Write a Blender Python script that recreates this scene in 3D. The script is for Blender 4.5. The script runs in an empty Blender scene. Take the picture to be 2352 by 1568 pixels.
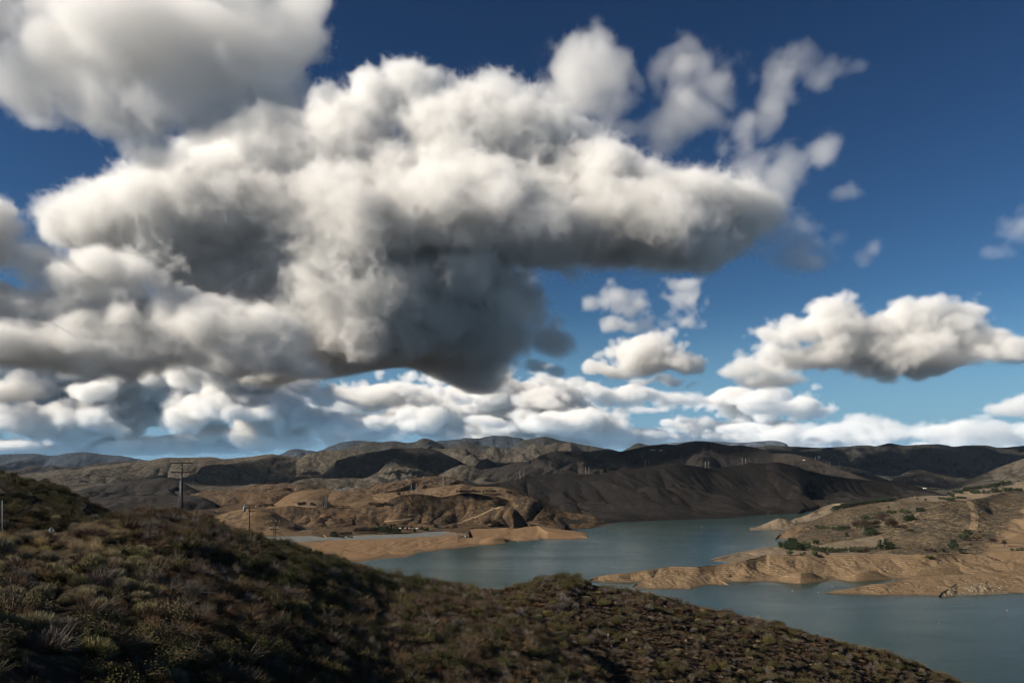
import bpy, math, random
import numpy as np
from mathutils import Vector, Matrix

sc = bpy.context.scene
col = sc.collection

# ------------------------------------------------------------------ camera, sky, sun, exposure
F = 796.0            # focal length in pixels of a 1024 px wide frame (28 mm lens)
HOR = 465.0          # row of the true horizon
CH = 150.0           # the viewpoint stands 150 m above the reservoir
cam = bpy.data.cameras.new('camera')
cam_ob = bpy.data.objects.new('camera', cam)
col.objects.link(cam_ob)
cam.sensor_width = 36.0
cam.lens = F / 1024 * 36.0
cam.shift_y = (HOR - 341.0) / 1024
cam.clip_start = 0.5
cam.clip_end = 60000
cam_ob.location = (0, 0, CH)
cam_ob.rotation_euler = (math.pi / 2, 0, 0)
sc.camera = cam_ob

SUN_EL = math.radians(30)
SUN_AZ = math.radians(-106)      # measured from straight ahead towards the right
w = bpy.data.worlds.new("World")
sc.world = w
w.use_nodes = True
wn = w.node_tree
bg = wn.nodes['Background']
sky = wn.nodes.new('ShaderNodeTexSky')
sky.sky_type = 'NISHITA'
sky.sun_disc = False
sky.sun_elevation = SUN_EL
sky.sun_rotation = SUN_AZ
sky.altitude = 600
sky.air_density = 1.0
sky.dust_density = 0.25
sky.ozone_density = 3.0
gam = wn.nodes.new('ShaderNodeGamma')
gam.inputs['Gamma'].default_value = 1.62
wn.links.new(sky.outputs[0], gam.inputs['Color'])
tint = wn.nodes.new('ShaderNodeMix')
tint.data_type = 'RGBA'
tint.blend_type = 'MULTIPLY'
tint.inputs[0].default_value = 1.0
tint.inputs[7].default_value = (0.116, 0.140, 0.138, 1)
wn.links.new(gam.outputs[0], tint.inputs[6])
# pale blue air low over the horizon
gen = wn.nodes.new('ShaderNodeTexCoord')
sep = wn.nodes.new('ShaderNodeSeparateXYZ')
wn.links.new(gen.outputs['Generated'], sep.inputs[0])
low = wn.nodes.new('ShaderNodeMapRange')
low.interpolation_type = 'SMOOTHSTEP'
low.inputs['From Min'].default_value = 0.0
low.inputs['From Max'].default_value = 0.20
low.inputs['To Min'].default_value = 0.85
low.inputs['To Max'].default_value = 0.0
wn.links.new(sep.outputs['Z'], low.inputs['Value'])
air = wn.nodes.new('ShaderNodeMix')
air.data_type = 'RGBA'
air.inputs[7].default_value = (1.35, 2.6, 4.0, 1)
wn.links.new(low.outputs[0], air.inputs[0])
wn.links.new(tint.outputs[2], air.inputs[6])
wn.links.new(air.outputs[2], bg.inputs['Color'])
bg.inputs['Strength'].default_value = 0.085

sun_l = bpy.data.lights.new('sun', 'SUN')
sun = bpy.data.objects.new('sun', sun_l)
col.objects.link(sun)
sun_l.energy = 4.9
sun_l.angle = math.radians(0.53)
sun_l.color = (1.0, 0.915, 0.79)
SUND = Vector((math.sin(SUN_AZ) * math.cos(SUN_EL), math.cos(SUN_AZ) * math.cos(SUN_EL), math.sin(SUN_EL)))
sun.rotation_euler = SUND.to_track_quat('Z', 'Y').to_euler()

sc.view_settings.view_transform = 'Standard'
sc.view_settings.look = 'None'
sc.view_settings.gamma = 1.0
sc.view_settings.exposure = 0.80
sc.cycles.max_bounces = 8
sc.cycles.diffuse_bounces = 2
sc.cycles.glossy_bounces = 2
sc.cycles.transparent_max_bounces = 8
sc.cycles.volume_bounces = 4
sc.cycles.volume_step_rate = 1.3
sc.cycles.use_denoising = True
sc.cycles.filter_width = 1.1
sc.cycles.use_adaptive_sampling = True
sc.cycles.adaptive_threshold = 0.035
sc.cycles.adaptive_min_samples = 16

# ------------------------------------------------------------------ helpers
def tag(o, label=None, cat=None, group=None, kind=None):
    for k, v in (('label', label), ('category', cat), ('group', group), ('kind', kind)):
        if v:
            o[k] = v
    return o

def empty(name, loc, rz=0.0):
    o = bpy.data.objects.new(name, None)
    o.location = loc
    o.rotation_euler = (0, 0, rz)
    col.objects.link(o)
    return o

def mesh_ob(name, verts, faces, mat, parent=None, smooth=False):
    me = bpy.data.meshes.new(name)
    if isinstance(faces, np.ndarray):
        v = np.asarray(verts, np.float32)
        n, k = faces.shape
        me.vertices.add(len(v))
        me.vertices.foreach_set('co', v.ravel())
        me.loops.add(n * k)
        me.loops.foreach_set('vertex_index', faces.astype(np.int32).ravel())
        me.polygons.add(n)
        me.polygons.foreach_set('loop_start', np.arange(0, n * k, k, dtype=np.int32))
        me.update(calc_edges=True)
    else:
        me.from_pydata([tuple(map(float, v)) for v in verts], [], faces)
    if smooth:
        me.polygons.foreach_set('use_smooth', np.ones(len(me.polygons), bool))
    for m in (mat if isinstance(mat, (list, tuple)) else [mat]):
        me.materials.append(m)
    o = bpy.data.objects.new(name, me)
    col.objects.link(o)
    if parent is not None:
        o.parent = parent
    return o

def dup(root, loc, rz=0.0, scale=1.0, label=None, group=None):
    r = root.copy()
    col.objects.link(r)
    r.location = loc
    r.rotation_euler = (0, 0, rz)
    r.scale = scale if isinstance(scale, (tuple, list)) else (scale,) * 3
    if label:
        r['label'] = label
    if group:
        r['group'] = group
    for ch in list(root.children):
        c = ch.copy()
        col.objects.link(c)
        c.parent = r
        for g in ch.children:
            d = g.copy()
            col.objects.link(d)
            d.parent = c
    return r

_pr = np.random.default_rng(11)
_PERM = _pr.permutation(512)
_ANG = _pr.uniform(0, 2 * np.pi, 512)
_GX, _GY = np.cos(_ANG), np.sin(_ANG)

def gnoise(x, y, seed=0):
    """2-D gradient noise, about -1..1"""
    x = np.asarray(x, np.float64) + seed * 17.31
    y = np.asarray(y, np.float64) + seed * 9.77
    xi = np.floor(x).astype(np.int64)
    yi = np.floor(y).astype(np.int64)
    fx, fy = x - xi, y - yi
    ux = fx * fx * fx * (fx * (fx * 6 - 15) + 10)
    uy = fy * fy * fy * (fy * (fy * 6 - 15) + 10)
    def g(a, b, dx, dy):
        h = _PERM[(_PERM[(xi + a) & 511] + yi + b) & 511]
        return _GX[h] * dx + _GY[h] * dy
    n0 = g(0, 0, fx, fy) * (1 - ux) + g(1, 0, fx - 1, fy) * ux
    n1 = g(0, 1, fx, fy - 1) * (1 - ux) + g(1, 1, fx - 1, fy - 1) * ux
    return (n0 * (1 - uy) + n1 * uy) * 1.5

def fbm(x, y, oct=4, seed=0, gain=0.5):
    s, a = 0.0, 1.0
    for k in range(oct):
        s = s + a * gnoise(x * 2.03 ** k, y * 2.03 ** k, seed + k)
        a *= gain
    return s

class NT:
    """short-hand for building node trees"""
    def __init__(self, name):
        self.m = bpy.data.materials.new(name)
        self.m.use_nodes = True
        self.t = self.m.node_tree
        self.t.nodes.clear()
        self.out = self.t.nodes.new('ShaderNodeOutputMaterial')
    def n(self, typ, ins=None, **props):
        nd = self.t.nodes.new(typ)
        for k, v in props.items():
            setattr(nd, k, v)
        for k, v in (ins or {}).items():
            if hasattr(v, 'is_output'):
                self.t.links.new(v, nd.inputs[k])
            else:
                nd.inputs[k].default_value = v
        return nd
    def pos(self):
        return self.n('ShaderNodeNewGeometry').outputs['Position']
    def scale(self, v, s):
        return self.n('ShaderNodeVectorMath', {0: v, 1: s if isinstance(s, tuple) else (s, s, s)}, operation='MULTIPLY').outputs[0]
    def noise(self, v, s, det=5, rough=0.55, dist=0.0):
        return self.n('ShaderNodeTexNoise', {'Vector': v, 'Scale': s, 'Detail': det, 'Roughness': rough, 'Distortion': dist}).outputs['Fac']
    def math(self, op, a, b=0.0, c=None, clamp=False):
        d = {0: a, 1: b}
        if c is not None:
            d[2] = c
        return self.n('ShaderNodeMath', d, operation=op, use_clamp=clamp).outputs[0]
    def step(self, v, lo, hi):
        return self.n('ShaderNodeMapRange', {'Value': v, 'From Min': lo, 'From Max': hi}, interpolation_type='SMOOTHSTEP').outputs[0]
    def mix(self, f, a, b, blend='MIX'):
        nd = self.n('ShaderNodeMix', {0: f, 6: a if hasattr(a, 'is_output') else (*a, 1), 7: b if hasattr(b, 'is_output') else (*b, 1)}, data_type='RGBA', blend_type=blend)
        return nd.outputs[2]
    def bump(self, h, strength, dist):
        return self.n('ShaderNodeBump', {'Height': h, 'Strength': strength, 'Distance': dist}).outputs[0]
    def finish(self, color, rough=0.9, normal=None, spec=0.15, **extra):
        d = {'Base Color': color if hasattr(color, 'is_output') else (*color, 1), 'Roughness': rough, 'Specular IOR Level': spec}
        d.update(extra)
        if normal is not None:
            d['Normal'] = normal
        p = self.n('ShaderNodeBsdfPrincipled', d)
        self.t.links.new(p.outputs[0], self.out.inputs['Surface'])
        return self.m

def flat(name, c, rough=0.7, var=0.25, scale=1.0, spec=0.3, metal=0.0):
    """a plain painted / wooden / metal surface with some uneven weathering"""
    t = NT(name)
    v = t.n('ShaderNodeTexCoord').outputs['Object']
    n1 = t.noise(v, scale, 5)
    c0 = t.mix(n1, tuple(x * (1 - var) for x in c), tuple(min(1, x * (1 + var)) for x in c))
    return t.finish(c0, rough, spec=spec, Metallic=metal)

S = 256 / 2352.0
def U(i, *pts):          # crest points read off the photograph, upper strip
    return [(256 * i + a * S, 425 + b * S) for a, b in pts]
def Lo(i, *pts):         # the same, lower strip
    return [(256 * i + a * S, 512.75 + b * S) for a, b in pts]

def curve(pts, x, smooth=2.0):
    pts = sorted(pts)
    xs = np.array([p[0] for p in pts]); ys = np.array([p[1] for p in pts])
    xx = np.linspace(x[0] - 12, x[-1] + 12, 2600)
    yy = np.interp(xx, xs, ys)
    if smooth > 0:
        k = np.arange(-40, 41) * (xx[1] - xx[0])
        g = np.exp(-0.5 * (k / smooth) ** 2); g /= g.sum()
        yy = np.convolve(np.pad(yy, 40, 'edge'), g, 'valid')
    return np.interp(x, xx, yy)
# ------------------------------------------------------------------ ground materials
def hill_mat(name, c1, c2, veg, veg_amt, vs=1.0, big=1 / 260., strata=0.0, light=None, light_amt=0.0, bump=0.6, bd=2.5, veg2=None, bare=None):
    c1, c2, veg, light = [tuple(x * .78 for x in q) if q else q for q in (c1, c2, veg, light)]
    t = NT(name)
    p = t.pos()
    nb = t.noise(p, big, 5)
    nm = t.noise(p, 1 / 45. / vs, 5)
    nf = t.noise(t.scale(p, (1, 1, 0.6)), 1 / 9. / vs, 8, 0.65)
    c = t.mix(t.step(t.math('MULTIPLY_ADD', nm, 0.6, t.math('MULTIPLY', nb, 0.5)), 0.42, 0.68), c1, c2)
    if strata:
        q = t.scale(p, (0.004, 0.004, 0.27))
        st = t.noise(t.n('ShaderNodeVectorMath', {0: q, 1: t.scale(t.n('ShaderNodeTexNoise', {'Vector': p, 'Scale': 0.02}).outputs['Color'], 1.6)}, operation='ADD').outputs[0], 1.0, 4, 0.7)
        c = t.mix(t.math('MULTIPLY', t.step(st, 0.38, 0.62), strata), c, tuple(x * 0.36 for x in c1))
        nf = t.math('MULTIPLY_ADD', st, strata * 1.2, nf)
        rg = t.noise(t.n('ShaderNodeVectorMath', {0: t.scale(p, (.003, .003, .5)), 1: t.scale(t.n('ShaderNodeTexNoise', {'Vector': p, 'Scale': 0.035}).outputs['Color'], 1.2)}, operation='ADD').outputs[0], 1.0, 2, .6)
        c = t.mix(t.math('MULTIPLY', t.step(rg, .53, .62), strata * .85), c, tuple(min(.62, x * 1.9) for x in c2))
    if light:
        ln = t.noise(t.scale(p, (1, 1, 2.0)), 1 / 70. / vs, 7, 0.62, 0.6)
        c = t.mix(t.math('MULTIPLY', t.step(ln, 0.57, 0.68), light_amt), c, light)
    vm = t.math('MULTIPLY_ADD', nm, 0.42, t.math('MULTIPLY_ADD', nb, 0.25, nf))
    th = 1.10 - veg_amt * 0.5
    c = t.mix(t.step(vm, th - 0.11, th + 0.11), c, veg)
    if veg2:
        v2 = t.noise(p, 1 / 5. / vs, 4, 0.7)
        c = t.mix(t.step(v2, 0.56, 0.64), c, veg2)
    if strata > .5:      # wet margin along the water
        zz = t.n('ShaderNodeSeparateXYZ', {0: p}).outputs[2]
        c = t.mix(t.math('MULTIPLY', t.step(t.math('MULTIPLY_ADD', nf, -.5, zz), .55, -.05), .6), c, (.06, .045, .03))
    sp = t.noise(p, 1 / 2.2 / vs, 3, .7)
    c = t.mix(t.math('MULTIPLY', t.step(sp, .5, .72), .45), c, t.mix(.5, c, (.02, .018, .015)))
    if bare:     # grass without brush on the far side of a line across the slope
        sx = t.n('ShaderNodeSeparateXYZ', {0: p})
        dline = t.math('MULTIPLY_ADD', sx.outputs[1], -bare[0], t.math('SUBTRACT', sx.outputs[0], bare[1]))
        dline = t.math('MULTIPLY_ADD', nb, 90.0, t.math('ADD', dline, -45.0))
        g = t.mix(t.step(nm, .35, .65), bare[2], bare[3])
        c = t.mix(t.math('MULTIPLY', t.step(dline, -14.0, 14.0), t.math('SUBTRACT', 1.0, t.math('MULTIPLY', t.step(nf, .58, .66), .6))), c, g)
    return t.finish(c, 0.95, t.bump(nf, bump, bd * vs), 0.05)

M = {}
M['snow'] = hill_mat('snowy_range', (.10, .12, .15), (.16, .18, .22), (.06, .08, .11), .5, 14, 1 / 3000., light=(.75, .78, .82), light_amt=1.0)
M['blue'] = hill_mat('haze_blue_slope', (0.04, 0.0496, 0.064), (0.06, 0.068, 0.08), (0.0256, 0.0352, 0.048), .5, 7, 1 / 1500., light=(0.08, 0.084, 0.096), light_amt=.35, bump=.3)  # blue of distant haze is put into these slope colours
M['farhill'] = hill_mat('far_brush_slope', (0.0638, 0.0585, 0.051), (0.09, 0.0788, 0.066), (0.0315, 0.0315, 0.0285), .62, 4, 1 / 900., light=(0.112, 0.0975, 0.0788), light_amt=.4, bump=.4)
M['greyhill'] = hill_mat('grey_brush_slope', (0.0978, 0.0808, 0.0612), (0.132, 0.106, 0.0782), (0.0425, 0.0374, 0.0289), .58, 2.6, 1 / 600., light=(0.153, 0.123, 0.0935), light_amt=.4, bump=.4)
M['darkhill'] = hill_mat('burnt_and_shaded_slope', (0.0288, 0.0245, 0.0216), (0.0432, 0.0338, 0.0266), (0.0144, 0.0137, 0.013), .5, 2.6, 1 / 500., light=(0.0612, 0.0446, 0.0324), light_amt=.5)  # burnt ground; on the large dark hill this colour stands for cloud shade
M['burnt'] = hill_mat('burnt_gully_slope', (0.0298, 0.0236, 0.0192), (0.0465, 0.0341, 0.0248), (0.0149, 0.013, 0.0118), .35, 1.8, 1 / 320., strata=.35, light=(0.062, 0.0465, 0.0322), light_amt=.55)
M['brown'] = hill_mat('brown_grass_slope', (.122, .078, .042), (.168, .112, .064), (.060, .043, .029), .42, 1.5, 1 / 220., light=(.25, .18, .115), light_amt=.55)
M['brown2'] = hill_mat('dark_brown_slope', (.096, .060, .032), (.142, .092, .051), (.042, .031, .022), .55, 1.4, 1 / 200., light=(.23, .165, .10), light_amt=.5)
M['beach'] = hill_mat('dry_lake_bed', (.255, .190, .128), (.355, .275, .19), (.20, .125, .068), .45, 1.0, 1 / 90., strata=.75, light=(.47, .39, .29), light_amt=.65, bump=.9, bd=1.5)
M['bluff'] = hill_mat('eroded_bluff', (.25, .185, .118), (.36, .28, .19), (.17, .115, .066), .46, .8, 1 / 70., strata=.9, light=(.50, .42, .31), light_amt=.7, bump=1.0, bd=1.6, veg2=(.21, .155, .10))
M['pale'] = hill_mat('pale_terrace', (.24, .185, .125), (.31, .245, .17), (.15, .115, .078), .42, .9, 1 / 120., strata=.25, light=(.38, .31, .22), light_amt=.5)
M['chap'] = hill_mat('brush_slope', (.135, .098, .056), (.20, .15, .082), (.052, .043, .032), .62, .9, 1 / 160., light=(.24, .18, .12), light_amt=.35, bump=1.0, bd=2.0, bare=(.75, -190, (.125, .080, .045), (.18, .125, .075)))
M['right'] = hill_mat('bare_brown_slope', (.14, .09, .05), (.19, .135, .08), (.085, .060, .038), .5, 1.0, 1 / 140., light=(.27, .20, .13), light_amt=.4)
M['fore'] = hill_mat('foreground_soil', (.085, .058, .034), (.13, .09, .052), (.032, .025, .016), .6, .16, 1 / 30., light=(.20, .135, .075), light_amt=.5, bump=.8, bd=.4)

t = NT('fractured_rock')
p = t.pos()
n1 = t.noise(t.scale(p, (1, 1, .25)), .8, 6, .7)
n2 = t.noise(t.scale(p, (.15, .15, 1)), 1.4, 4, .6)
c = t.mix(t.step(t.math('MULTIPLY_ADD', n2, .5, n1), .55, .95), (.075, .058, .04), (.21, .165, .11))
M['cliff'] = t.finish(c, .9, t.bump(n1, 1.0, 1.2), .1)
t = NT('stone_riprap')
p = t.pos()
vor = t.n('ShaderNodeTexVoronoi', {'Vector': p, 'Scale': 0.42})
sep = t.n('ShaderNodeSeparateColor', {0: vor.outputs['Color']}).outputs[0]
c = t.mix(sep, (.085, .088, .08), (.17, .172, .158))
c = t.mix(t.step(vor.outputs['Distance'], .55, .8), c, (.07, .07, .07))
M['riprap'] = t.finish(c, .9, t.bump(vor.outputs['Distance'], .8, 1.0), .1)

# ------------------------------------------------------------------ landforms
LAYERS = {}
LAYERS_BY_LABEL = {}

def ridge(name, crest, mat, yc=None, zc=None, foot=None, zf=0.0, yf=None, px=None, nf=60, nb=10, back=None, bdrop=None,
          step=1.0, prof=1.5, gul=(), rough=(), shear=0.0, jag=0.0, sm=2.0, seed=1, label=None, terr=0.0, taper=(5, 5), bumps=()):
    """One landform as a height field: its crest lies where the crest points stand at the given distance (yc) or height (zc),
    the slope runs down towards the viewpoint to its foot, and away from it behind the crest.
    gul: (wavelength, depth) of the gullies cut into the slope, rough: (wavelength, height) of the small relief."""
    x0, x1 = px or (min(a for a, _ in crest), max(a for a, _ in crest))
    c = np.arange(x0, x1 + step * .5, step)
    u = (c - 512) / F
    pc = curve(crest, c, sm)
    if zc is not None:
        zcv = curve(zc, c, 6) if isinstance(zc, list) else np.full_like(c, zc)
        Y1 = (CH - zcv) * F / (pc - HOR)
    else:
        Y1 = curve(yc, c, 20) if isinstance(yc, list) else np.full_like(c, float(yc))
        zcv = CH - (pc - HOR) / F * Y1
    jg = 0 * c
    if jag:
        jg = jag * fbm(c / 9, c * 0 + seed, 4, seed, .6)
    zfv = curve(zf, c, 4) if isinstance(zf, list) else np.full_like(c, float(zf))
    if foot is not None:
        pf = curve(foot, c, sm)
        if yf is not None:
            Y0 = curve(yf, c, 20) if isinstance(yf, list) else np.full_like(c, float(yf))
            zfv = CH - (pf - HOR) / F * Y0
        else:
            Y0 = (CH - zfv) * F / (pf - HOR)
    else:
        Y0 = curve(yf, c, 20) if isinstance(yf, list) else np.full_like(c, float(yf))
    Y0 = np.minimum(Y0, Y1 - 2)
    L = Y1 - Y0
    back = back if back is not None else float(np.median(L)) * .8
    T = np.linspace(0, 1, nf)[None, :] ** 0.9
    zc_, zf_, L_, Y0_, Y1_ = [a[:, None] for a in (zcv, zfv, L, Y0, Y1)]
    Yf = Y0_ + L_ * T
    Zf = zf_ + (zc_ - zf_) * (1 - (1 - T) ** prof)
    B = np.linspace(0, 1, nb + 1)[None, 1:]
    bd = np.maximum(zc_ + 12, 10) if bdrop is None else bdrop
    Yb = Y1_ + back * B
    Zb = zc_ - bd * B ** 1.6
    Y = np.concatenate([Yf, Yb], 1)
    Z = np.concatenate([Zf, Zb], 1)
    Z = Z + jg[:, None] * np.clip(1 - np.abs(np.concatenate([T + 0 * Yf, 1 + B + 0 * Yb], 1) - 1) / .12, 0, 1)
    TT = np.concatenate([T + 0 * Yf, 1 + B + 0 * Yb], 1)
    X = u[:, None] * Y
    env = np.clip(1 - TT, 0, 1)
    env = np.sin(np.pi * np.clip(env, 0, 1) ** .75) * .75 + .35 * np.clip(env * 3, 0, 1)
    env = np.where(TT > 1, .35 * np.clip((TT - 1) * 3, 0, 1), env)
    for k, (lam, amp) in enumerate(gul):
        wx = lam * .45 * fbm(X / lam / 1.7, Y / lam / 1.7, 2, seed + 31 + k)
        s = (X + shear * (Y1_ - Y) + wx) / lam
        n = np.abs(gnoise(s, (Y + wx) / lam / 2.6, seed + 7 * k))
        Z = Z - amp * (1 - np.clip(n * 1.6, 0, 1) ** .8) * env * np.clip((Z - zf_) / (amp * 1.1 + 1e-6), 0.0, 1)
    e2 = np.clip(np.abs(1 - TT) * 6, .25, 1) * np.clip(TT * 5, .15, 1)
    for k, (lam, amp) in enumerate(rough):
        Z = Z + amp * fbm(X / lam, Y / lam, 3, seed + 50 + k) * e2
    for bp, bz0, bw, bl, bh in bumps:          # rounded mounds standing out of the slope
        by = CH * F / (bz0 - HOR)
        bx = (bp - 512) / F * by
        wr = bw / F * by
        d = np.sqrt(((X - bx) / wr) ** 2 + (np.maximum(Y - by, -1e9) / np.where(Y > by, bl, bl * .45)) ** 2) + .12 * fbm(X / 25, Y / 25, 2, seed + 90)
        Z = np.maximum(Z, zf_ + bh * (.5 + .5 * np.cos(np.pi * np.clip(d * .8, 0, 1))) * np.clip(TT * 8, 0, 1)) if True else Z
    if terr:
        q = Z / terr + .5 * fbm(X / 45, Y / 45, 3, seed + 77)
        f = q - np.floor(q)
        Z = Z + .4 * terr * (np.floor(q) + np.clip((f - .5) * 3.5 + .5, 0, 1) - q) * np.clip(Z / terr, 0, 1)
    Z = np.where(TT <= 1, np.maximum(Z, zf_ + .5 * np.clip(TT * 12, 0, 1)), Z)
    for q, d in ((c - c[0], taper[0]), (c[-1] - c, taper[1])):
        q = np.clip(q / max(d, 1e-3), 0, 1)[:, None]
        q = 1 - (1 - q) ** 2.2
        Z = zf_ - 1 + (Z - zf_ + 1) * q
    # skirts: the slope carries on below whatever lies in front of and behind it
    Y = np.concatenate([Y[:, :1] - 3, Y, Y[:, -1:] + 6], 1)
    Z = np.concatenate([np.minimum(Z[:, :1] - 14, -14), Z, np.minimum(Z[:, -1:] - 14, -14)], 1)
    X = u[:, None] * Y
    nc, nr = Y.shape
    V = np.stack([X, Y, Z], -1).reshape(-1, 3)
    i = np.arange(nc - 1)[:, None] * nr + np.arange(nr - 1)[None, :]
    faces = np.stack([i, i + nr, i + nr + 1, i + 1], -1).reshape(-1, 4)
    o = mesh_ob(name, V, faces, mat, smooth=True)
    tag(o, label, kind='structure')
    LAYERS.setdefault(name, []).append((X, Y, Z, nf))
    LAYERS_BY_LABEL.setdefault(label, []).append((X, Y, Z, nf))
    return o

def ground_plane(name, x0, x1, y0, y1, z, mat, nx=2, ny=2):
    xs = np.linspace(x0, x1, nx); ys = np.linspace(y0, y1, ny)
    V = np.array([(a, b, z) for a in xs for b in ys])
    i = np.arange(nx - 1)[:, None] * ny + np.arange(ny - 1)[None, :]
    o = mesh_ob(name, V, np.stack([i, i + ny, i + ny + 1, i + 1], -1).reshape(-1, 4), mat)
    return tag(o, kind='structure')

ground_plane('ground', -8200, 8200, -250, 11900, -6, M['greyhill'])

# far mountains
ridge('mountains', U(2, (1150, 195), (1260, 177), (1400, 165), (1520, 153), (1600, 150), (1700, 139), (1760, 145), (1900, 145), (2000, 156), (2100, 160), (2250, 146), (2352, 138)) + U(3, (80, 141), (150, 160), (220, 195)),
      M['snow'], yc=11300, yf=9900, zf=100, nf=20, step=1.2, gul=((900, 120), (350, 50)), sm=1.2, jag=4, label='distant range with patches of snow on its flat top')
ridge('mountains', U(0, (-1500, 280), (-400, 262), (0, 265), (250, 255), (480, 276), (560, 265), (640, 250), (720, 240), (760, 243), (790, 243), (930, 262), (1080, 271), (1250, 300), (1360, 321), (1480, 345), (1700, 400)),
      M['blue'], yc=10800, yf=8900, zf=50, nf=50, step=1.0, gul=((1100, 180), (420, 80), (160, 30)), jag=9, sm=1.0, seed=2, label='blue far mountain range at the left horizon')
ridge('mountains', U(1, (60, 310), (220, 268), (290, 230), (360, 210), (430, 222), (480, 229), (560, 236), (630, 215), (690, 185), (760, 160), (830, 147), (900, 136), (1000, 140), (1100, 170), (1250, 230), (1400, 290)),
      M['blue'], yc=10600, yf=9000, zf=50, nf=40, gul=((1000, 200), (380, 80)), jag=5, sm=1.2, seed=3, label='blue peak under the cloud base')
ridge('mountains', U(1, (1500, 170), (1600, 152), (1680, 140), (1820, 130), (1930, 111), (2050, 118), (2170, 92), (2240, 96), (2300, 97), (2352, 105)) + U(2, (80, 113), (110, 130), (300, 200), (400, 250)),
      M['blue'], yc=10900, yf=9000, zf=50, nf=40, gul=((900, 220), (350, 90), (140, 35)), jag=9, sm=.8, seed=4, label='far mountain with a rough wooded skyline')
ridge('mountains', U(1, (650, 260), (800, 212), (900, 183), (1000, 157), (1080, 145), (1160, 152), (1250, 140), (1330, 150), (1400, 160), (1470, 148), (1500, 130), (1540, 117), (1590, 122), (1640, 140), (1730, 190), (1800, 170), (1880, 141), (1950, 150), (2050, 178), (2120, 188), (2250, 225), (2352, 270)),
      M['farhill'], yc=9200, yf=7000, zf=50, nf=50, gul=((800, 190), (300, 80), (120, 30)), jag=3, sm=1.2, seed=5, label='dark peaks with a conical summit')
ridge('mountains', U(2, (-150, 260), (20, 190), (60, 150), (120, 130), (180, 119), (240, 112), (285, 100), (350, 110), (450, 140), (520, 150), (620, 170), (760, 195), (850, 210), (910, 215), (1000, 245), (1080, 280)),
      M['farhill'], yc=10000, yf=8000, zf=50, nf=50, gul=((800, 200), (300, 80), (120, 30)), jag=3, sm=1.2, seed=6, label='grey rounded mountain')
ridge('mountains', U(2, (960, 260), (1020, 232), (1080, 200), (1130, 168), (1170, 160), (1250, 180), (1350, 235), (1450, 270)),
      M['farhill'], yc=9000, yf=8000, zf=80, nf=30, gul=((500, 80), (200, 40)), seed=7, label='small dome shaped hill on the skyline')

# hills across the valley
ridge('hills', U(0, (-1500, 430), (0, 420), (60, 408), (160, 405), (230, 380), (300, 366), (400, 372), (480, 367), (560, 378), (650, 375), (750, 374), (850, 352), (900, 345), (1000, 337), (1100, 326), (1200, 332), (1350, 370), (1500, 420)),
      M['darkhill'], yc=8500, yf=7000, zf=40, nf=40, gul=((500, 90), (200, 40), (80, 14)), jag=3, sm=1.2, seed=8, label='dark hill line on the far left')
ridge('hills', U(0, (-1500, 500), (100, 458), (280, 440), (400, 430), (480, 410), (550, 400), (700, 405), (850, 375), (1000, 358), (1100, 345), (1250, 332), (1380, 320), (1440, 305), (1530, 293), (1650, 296), (1800, 291), (1950, 289), (2050, 307), (2120, 305), (2200, 294), (2352, 281)) +
      U(1, (80, 266), (160, 262), (240, 275), (380, 290), (450, 270), (500, 258), (640, 230), (780, 222), (830, 240), (950, 236), (1100, 240), (1250, 255), (1500, 330), (1700, 420)),
      M['greyhill'], yc=5600, yf=3900, zf=[(0, 30), (300, 30), (420, 70)], nf=110, prof=1.25, shear=.35, gul=((900, 210), (380, 95), (150, 36), (55, 10)), jag=2, sm=1.2, seed=9, label='grey brown brush covered hills across the valley')
ridge('hills', U(1, (1300, 300), (1500, 255), (1570, 215), (1720, 211), (1900, 204), (2000, 212), (2100, 217), (2180, 189), (2250, 209), (2352, 214)) + U(2, (0, 222), (80, 205), (140, 195), (200, 164), (300, 185), (400, 158), (470, 166), (540, 157), (600, 195), (680, 240), (760, 290), (850, 340)),
      M['greyhill'], yc=7600, yf=5800, zf=60, nf=80, gul=((560, 150), (220, 70), (90, 28)), jag=4, sm=1.0, seed=10, label='brown ridge with rocky tops')
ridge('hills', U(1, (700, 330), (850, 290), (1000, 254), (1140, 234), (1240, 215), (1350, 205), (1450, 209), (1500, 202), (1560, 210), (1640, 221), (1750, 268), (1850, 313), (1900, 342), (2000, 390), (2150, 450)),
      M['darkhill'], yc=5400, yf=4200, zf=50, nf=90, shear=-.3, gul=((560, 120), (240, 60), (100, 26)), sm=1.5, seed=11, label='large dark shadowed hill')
ridge('hills', U(1, (1900, 420), (2000, 395), (2050, 330), (2120, 300), (2200, 340), (2300, 345), (2352, 335)) + U(2, (50, 335), (150, 330), (250, 380)),
      M['darkhill'], yc=5000, yf=4200, zf=60, nf=40, gul=((300, 60), (120, 25)), seed=12)
ridge('hills', U(1, (900, 540), (1050, 462), (1130, 420), (1200, 348), (1270, 299), (1330, 322), (1400, 342), (1500, 372), (1580, 425), (1700, 470), (1800, 500)),
      M['greyhill'], yc=4600, yf=3900, zf=40, nf=60, prof=1.2, gul=((300, 60), (130, 32), (55, 12)), sm=2, seed=13, label='lit spur in front of the dark hill')
ridge('hills', U(1, (1650, 470), (1720, 430), (1800, 390), (1880, 360), (1960, 368), (2050, 400), (2150, 440), (2300, 480)),
      M['greyhill'], yc=4300, yf=3800, zf=50, nf=40, gul=((260, 45), (110, 20)), seed=14)
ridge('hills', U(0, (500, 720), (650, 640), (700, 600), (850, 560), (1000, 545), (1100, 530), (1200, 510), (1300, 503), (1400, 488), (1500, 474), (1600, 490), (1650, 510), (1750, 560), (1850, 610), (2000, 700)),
      M['darkhill'], yc=3900, yf=2900, zf=10, nf=80, gul=((360, 70), (150, 34), (60, 12)), sm=2, seed=15, label='dark low hills behind the near slope')
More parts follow.
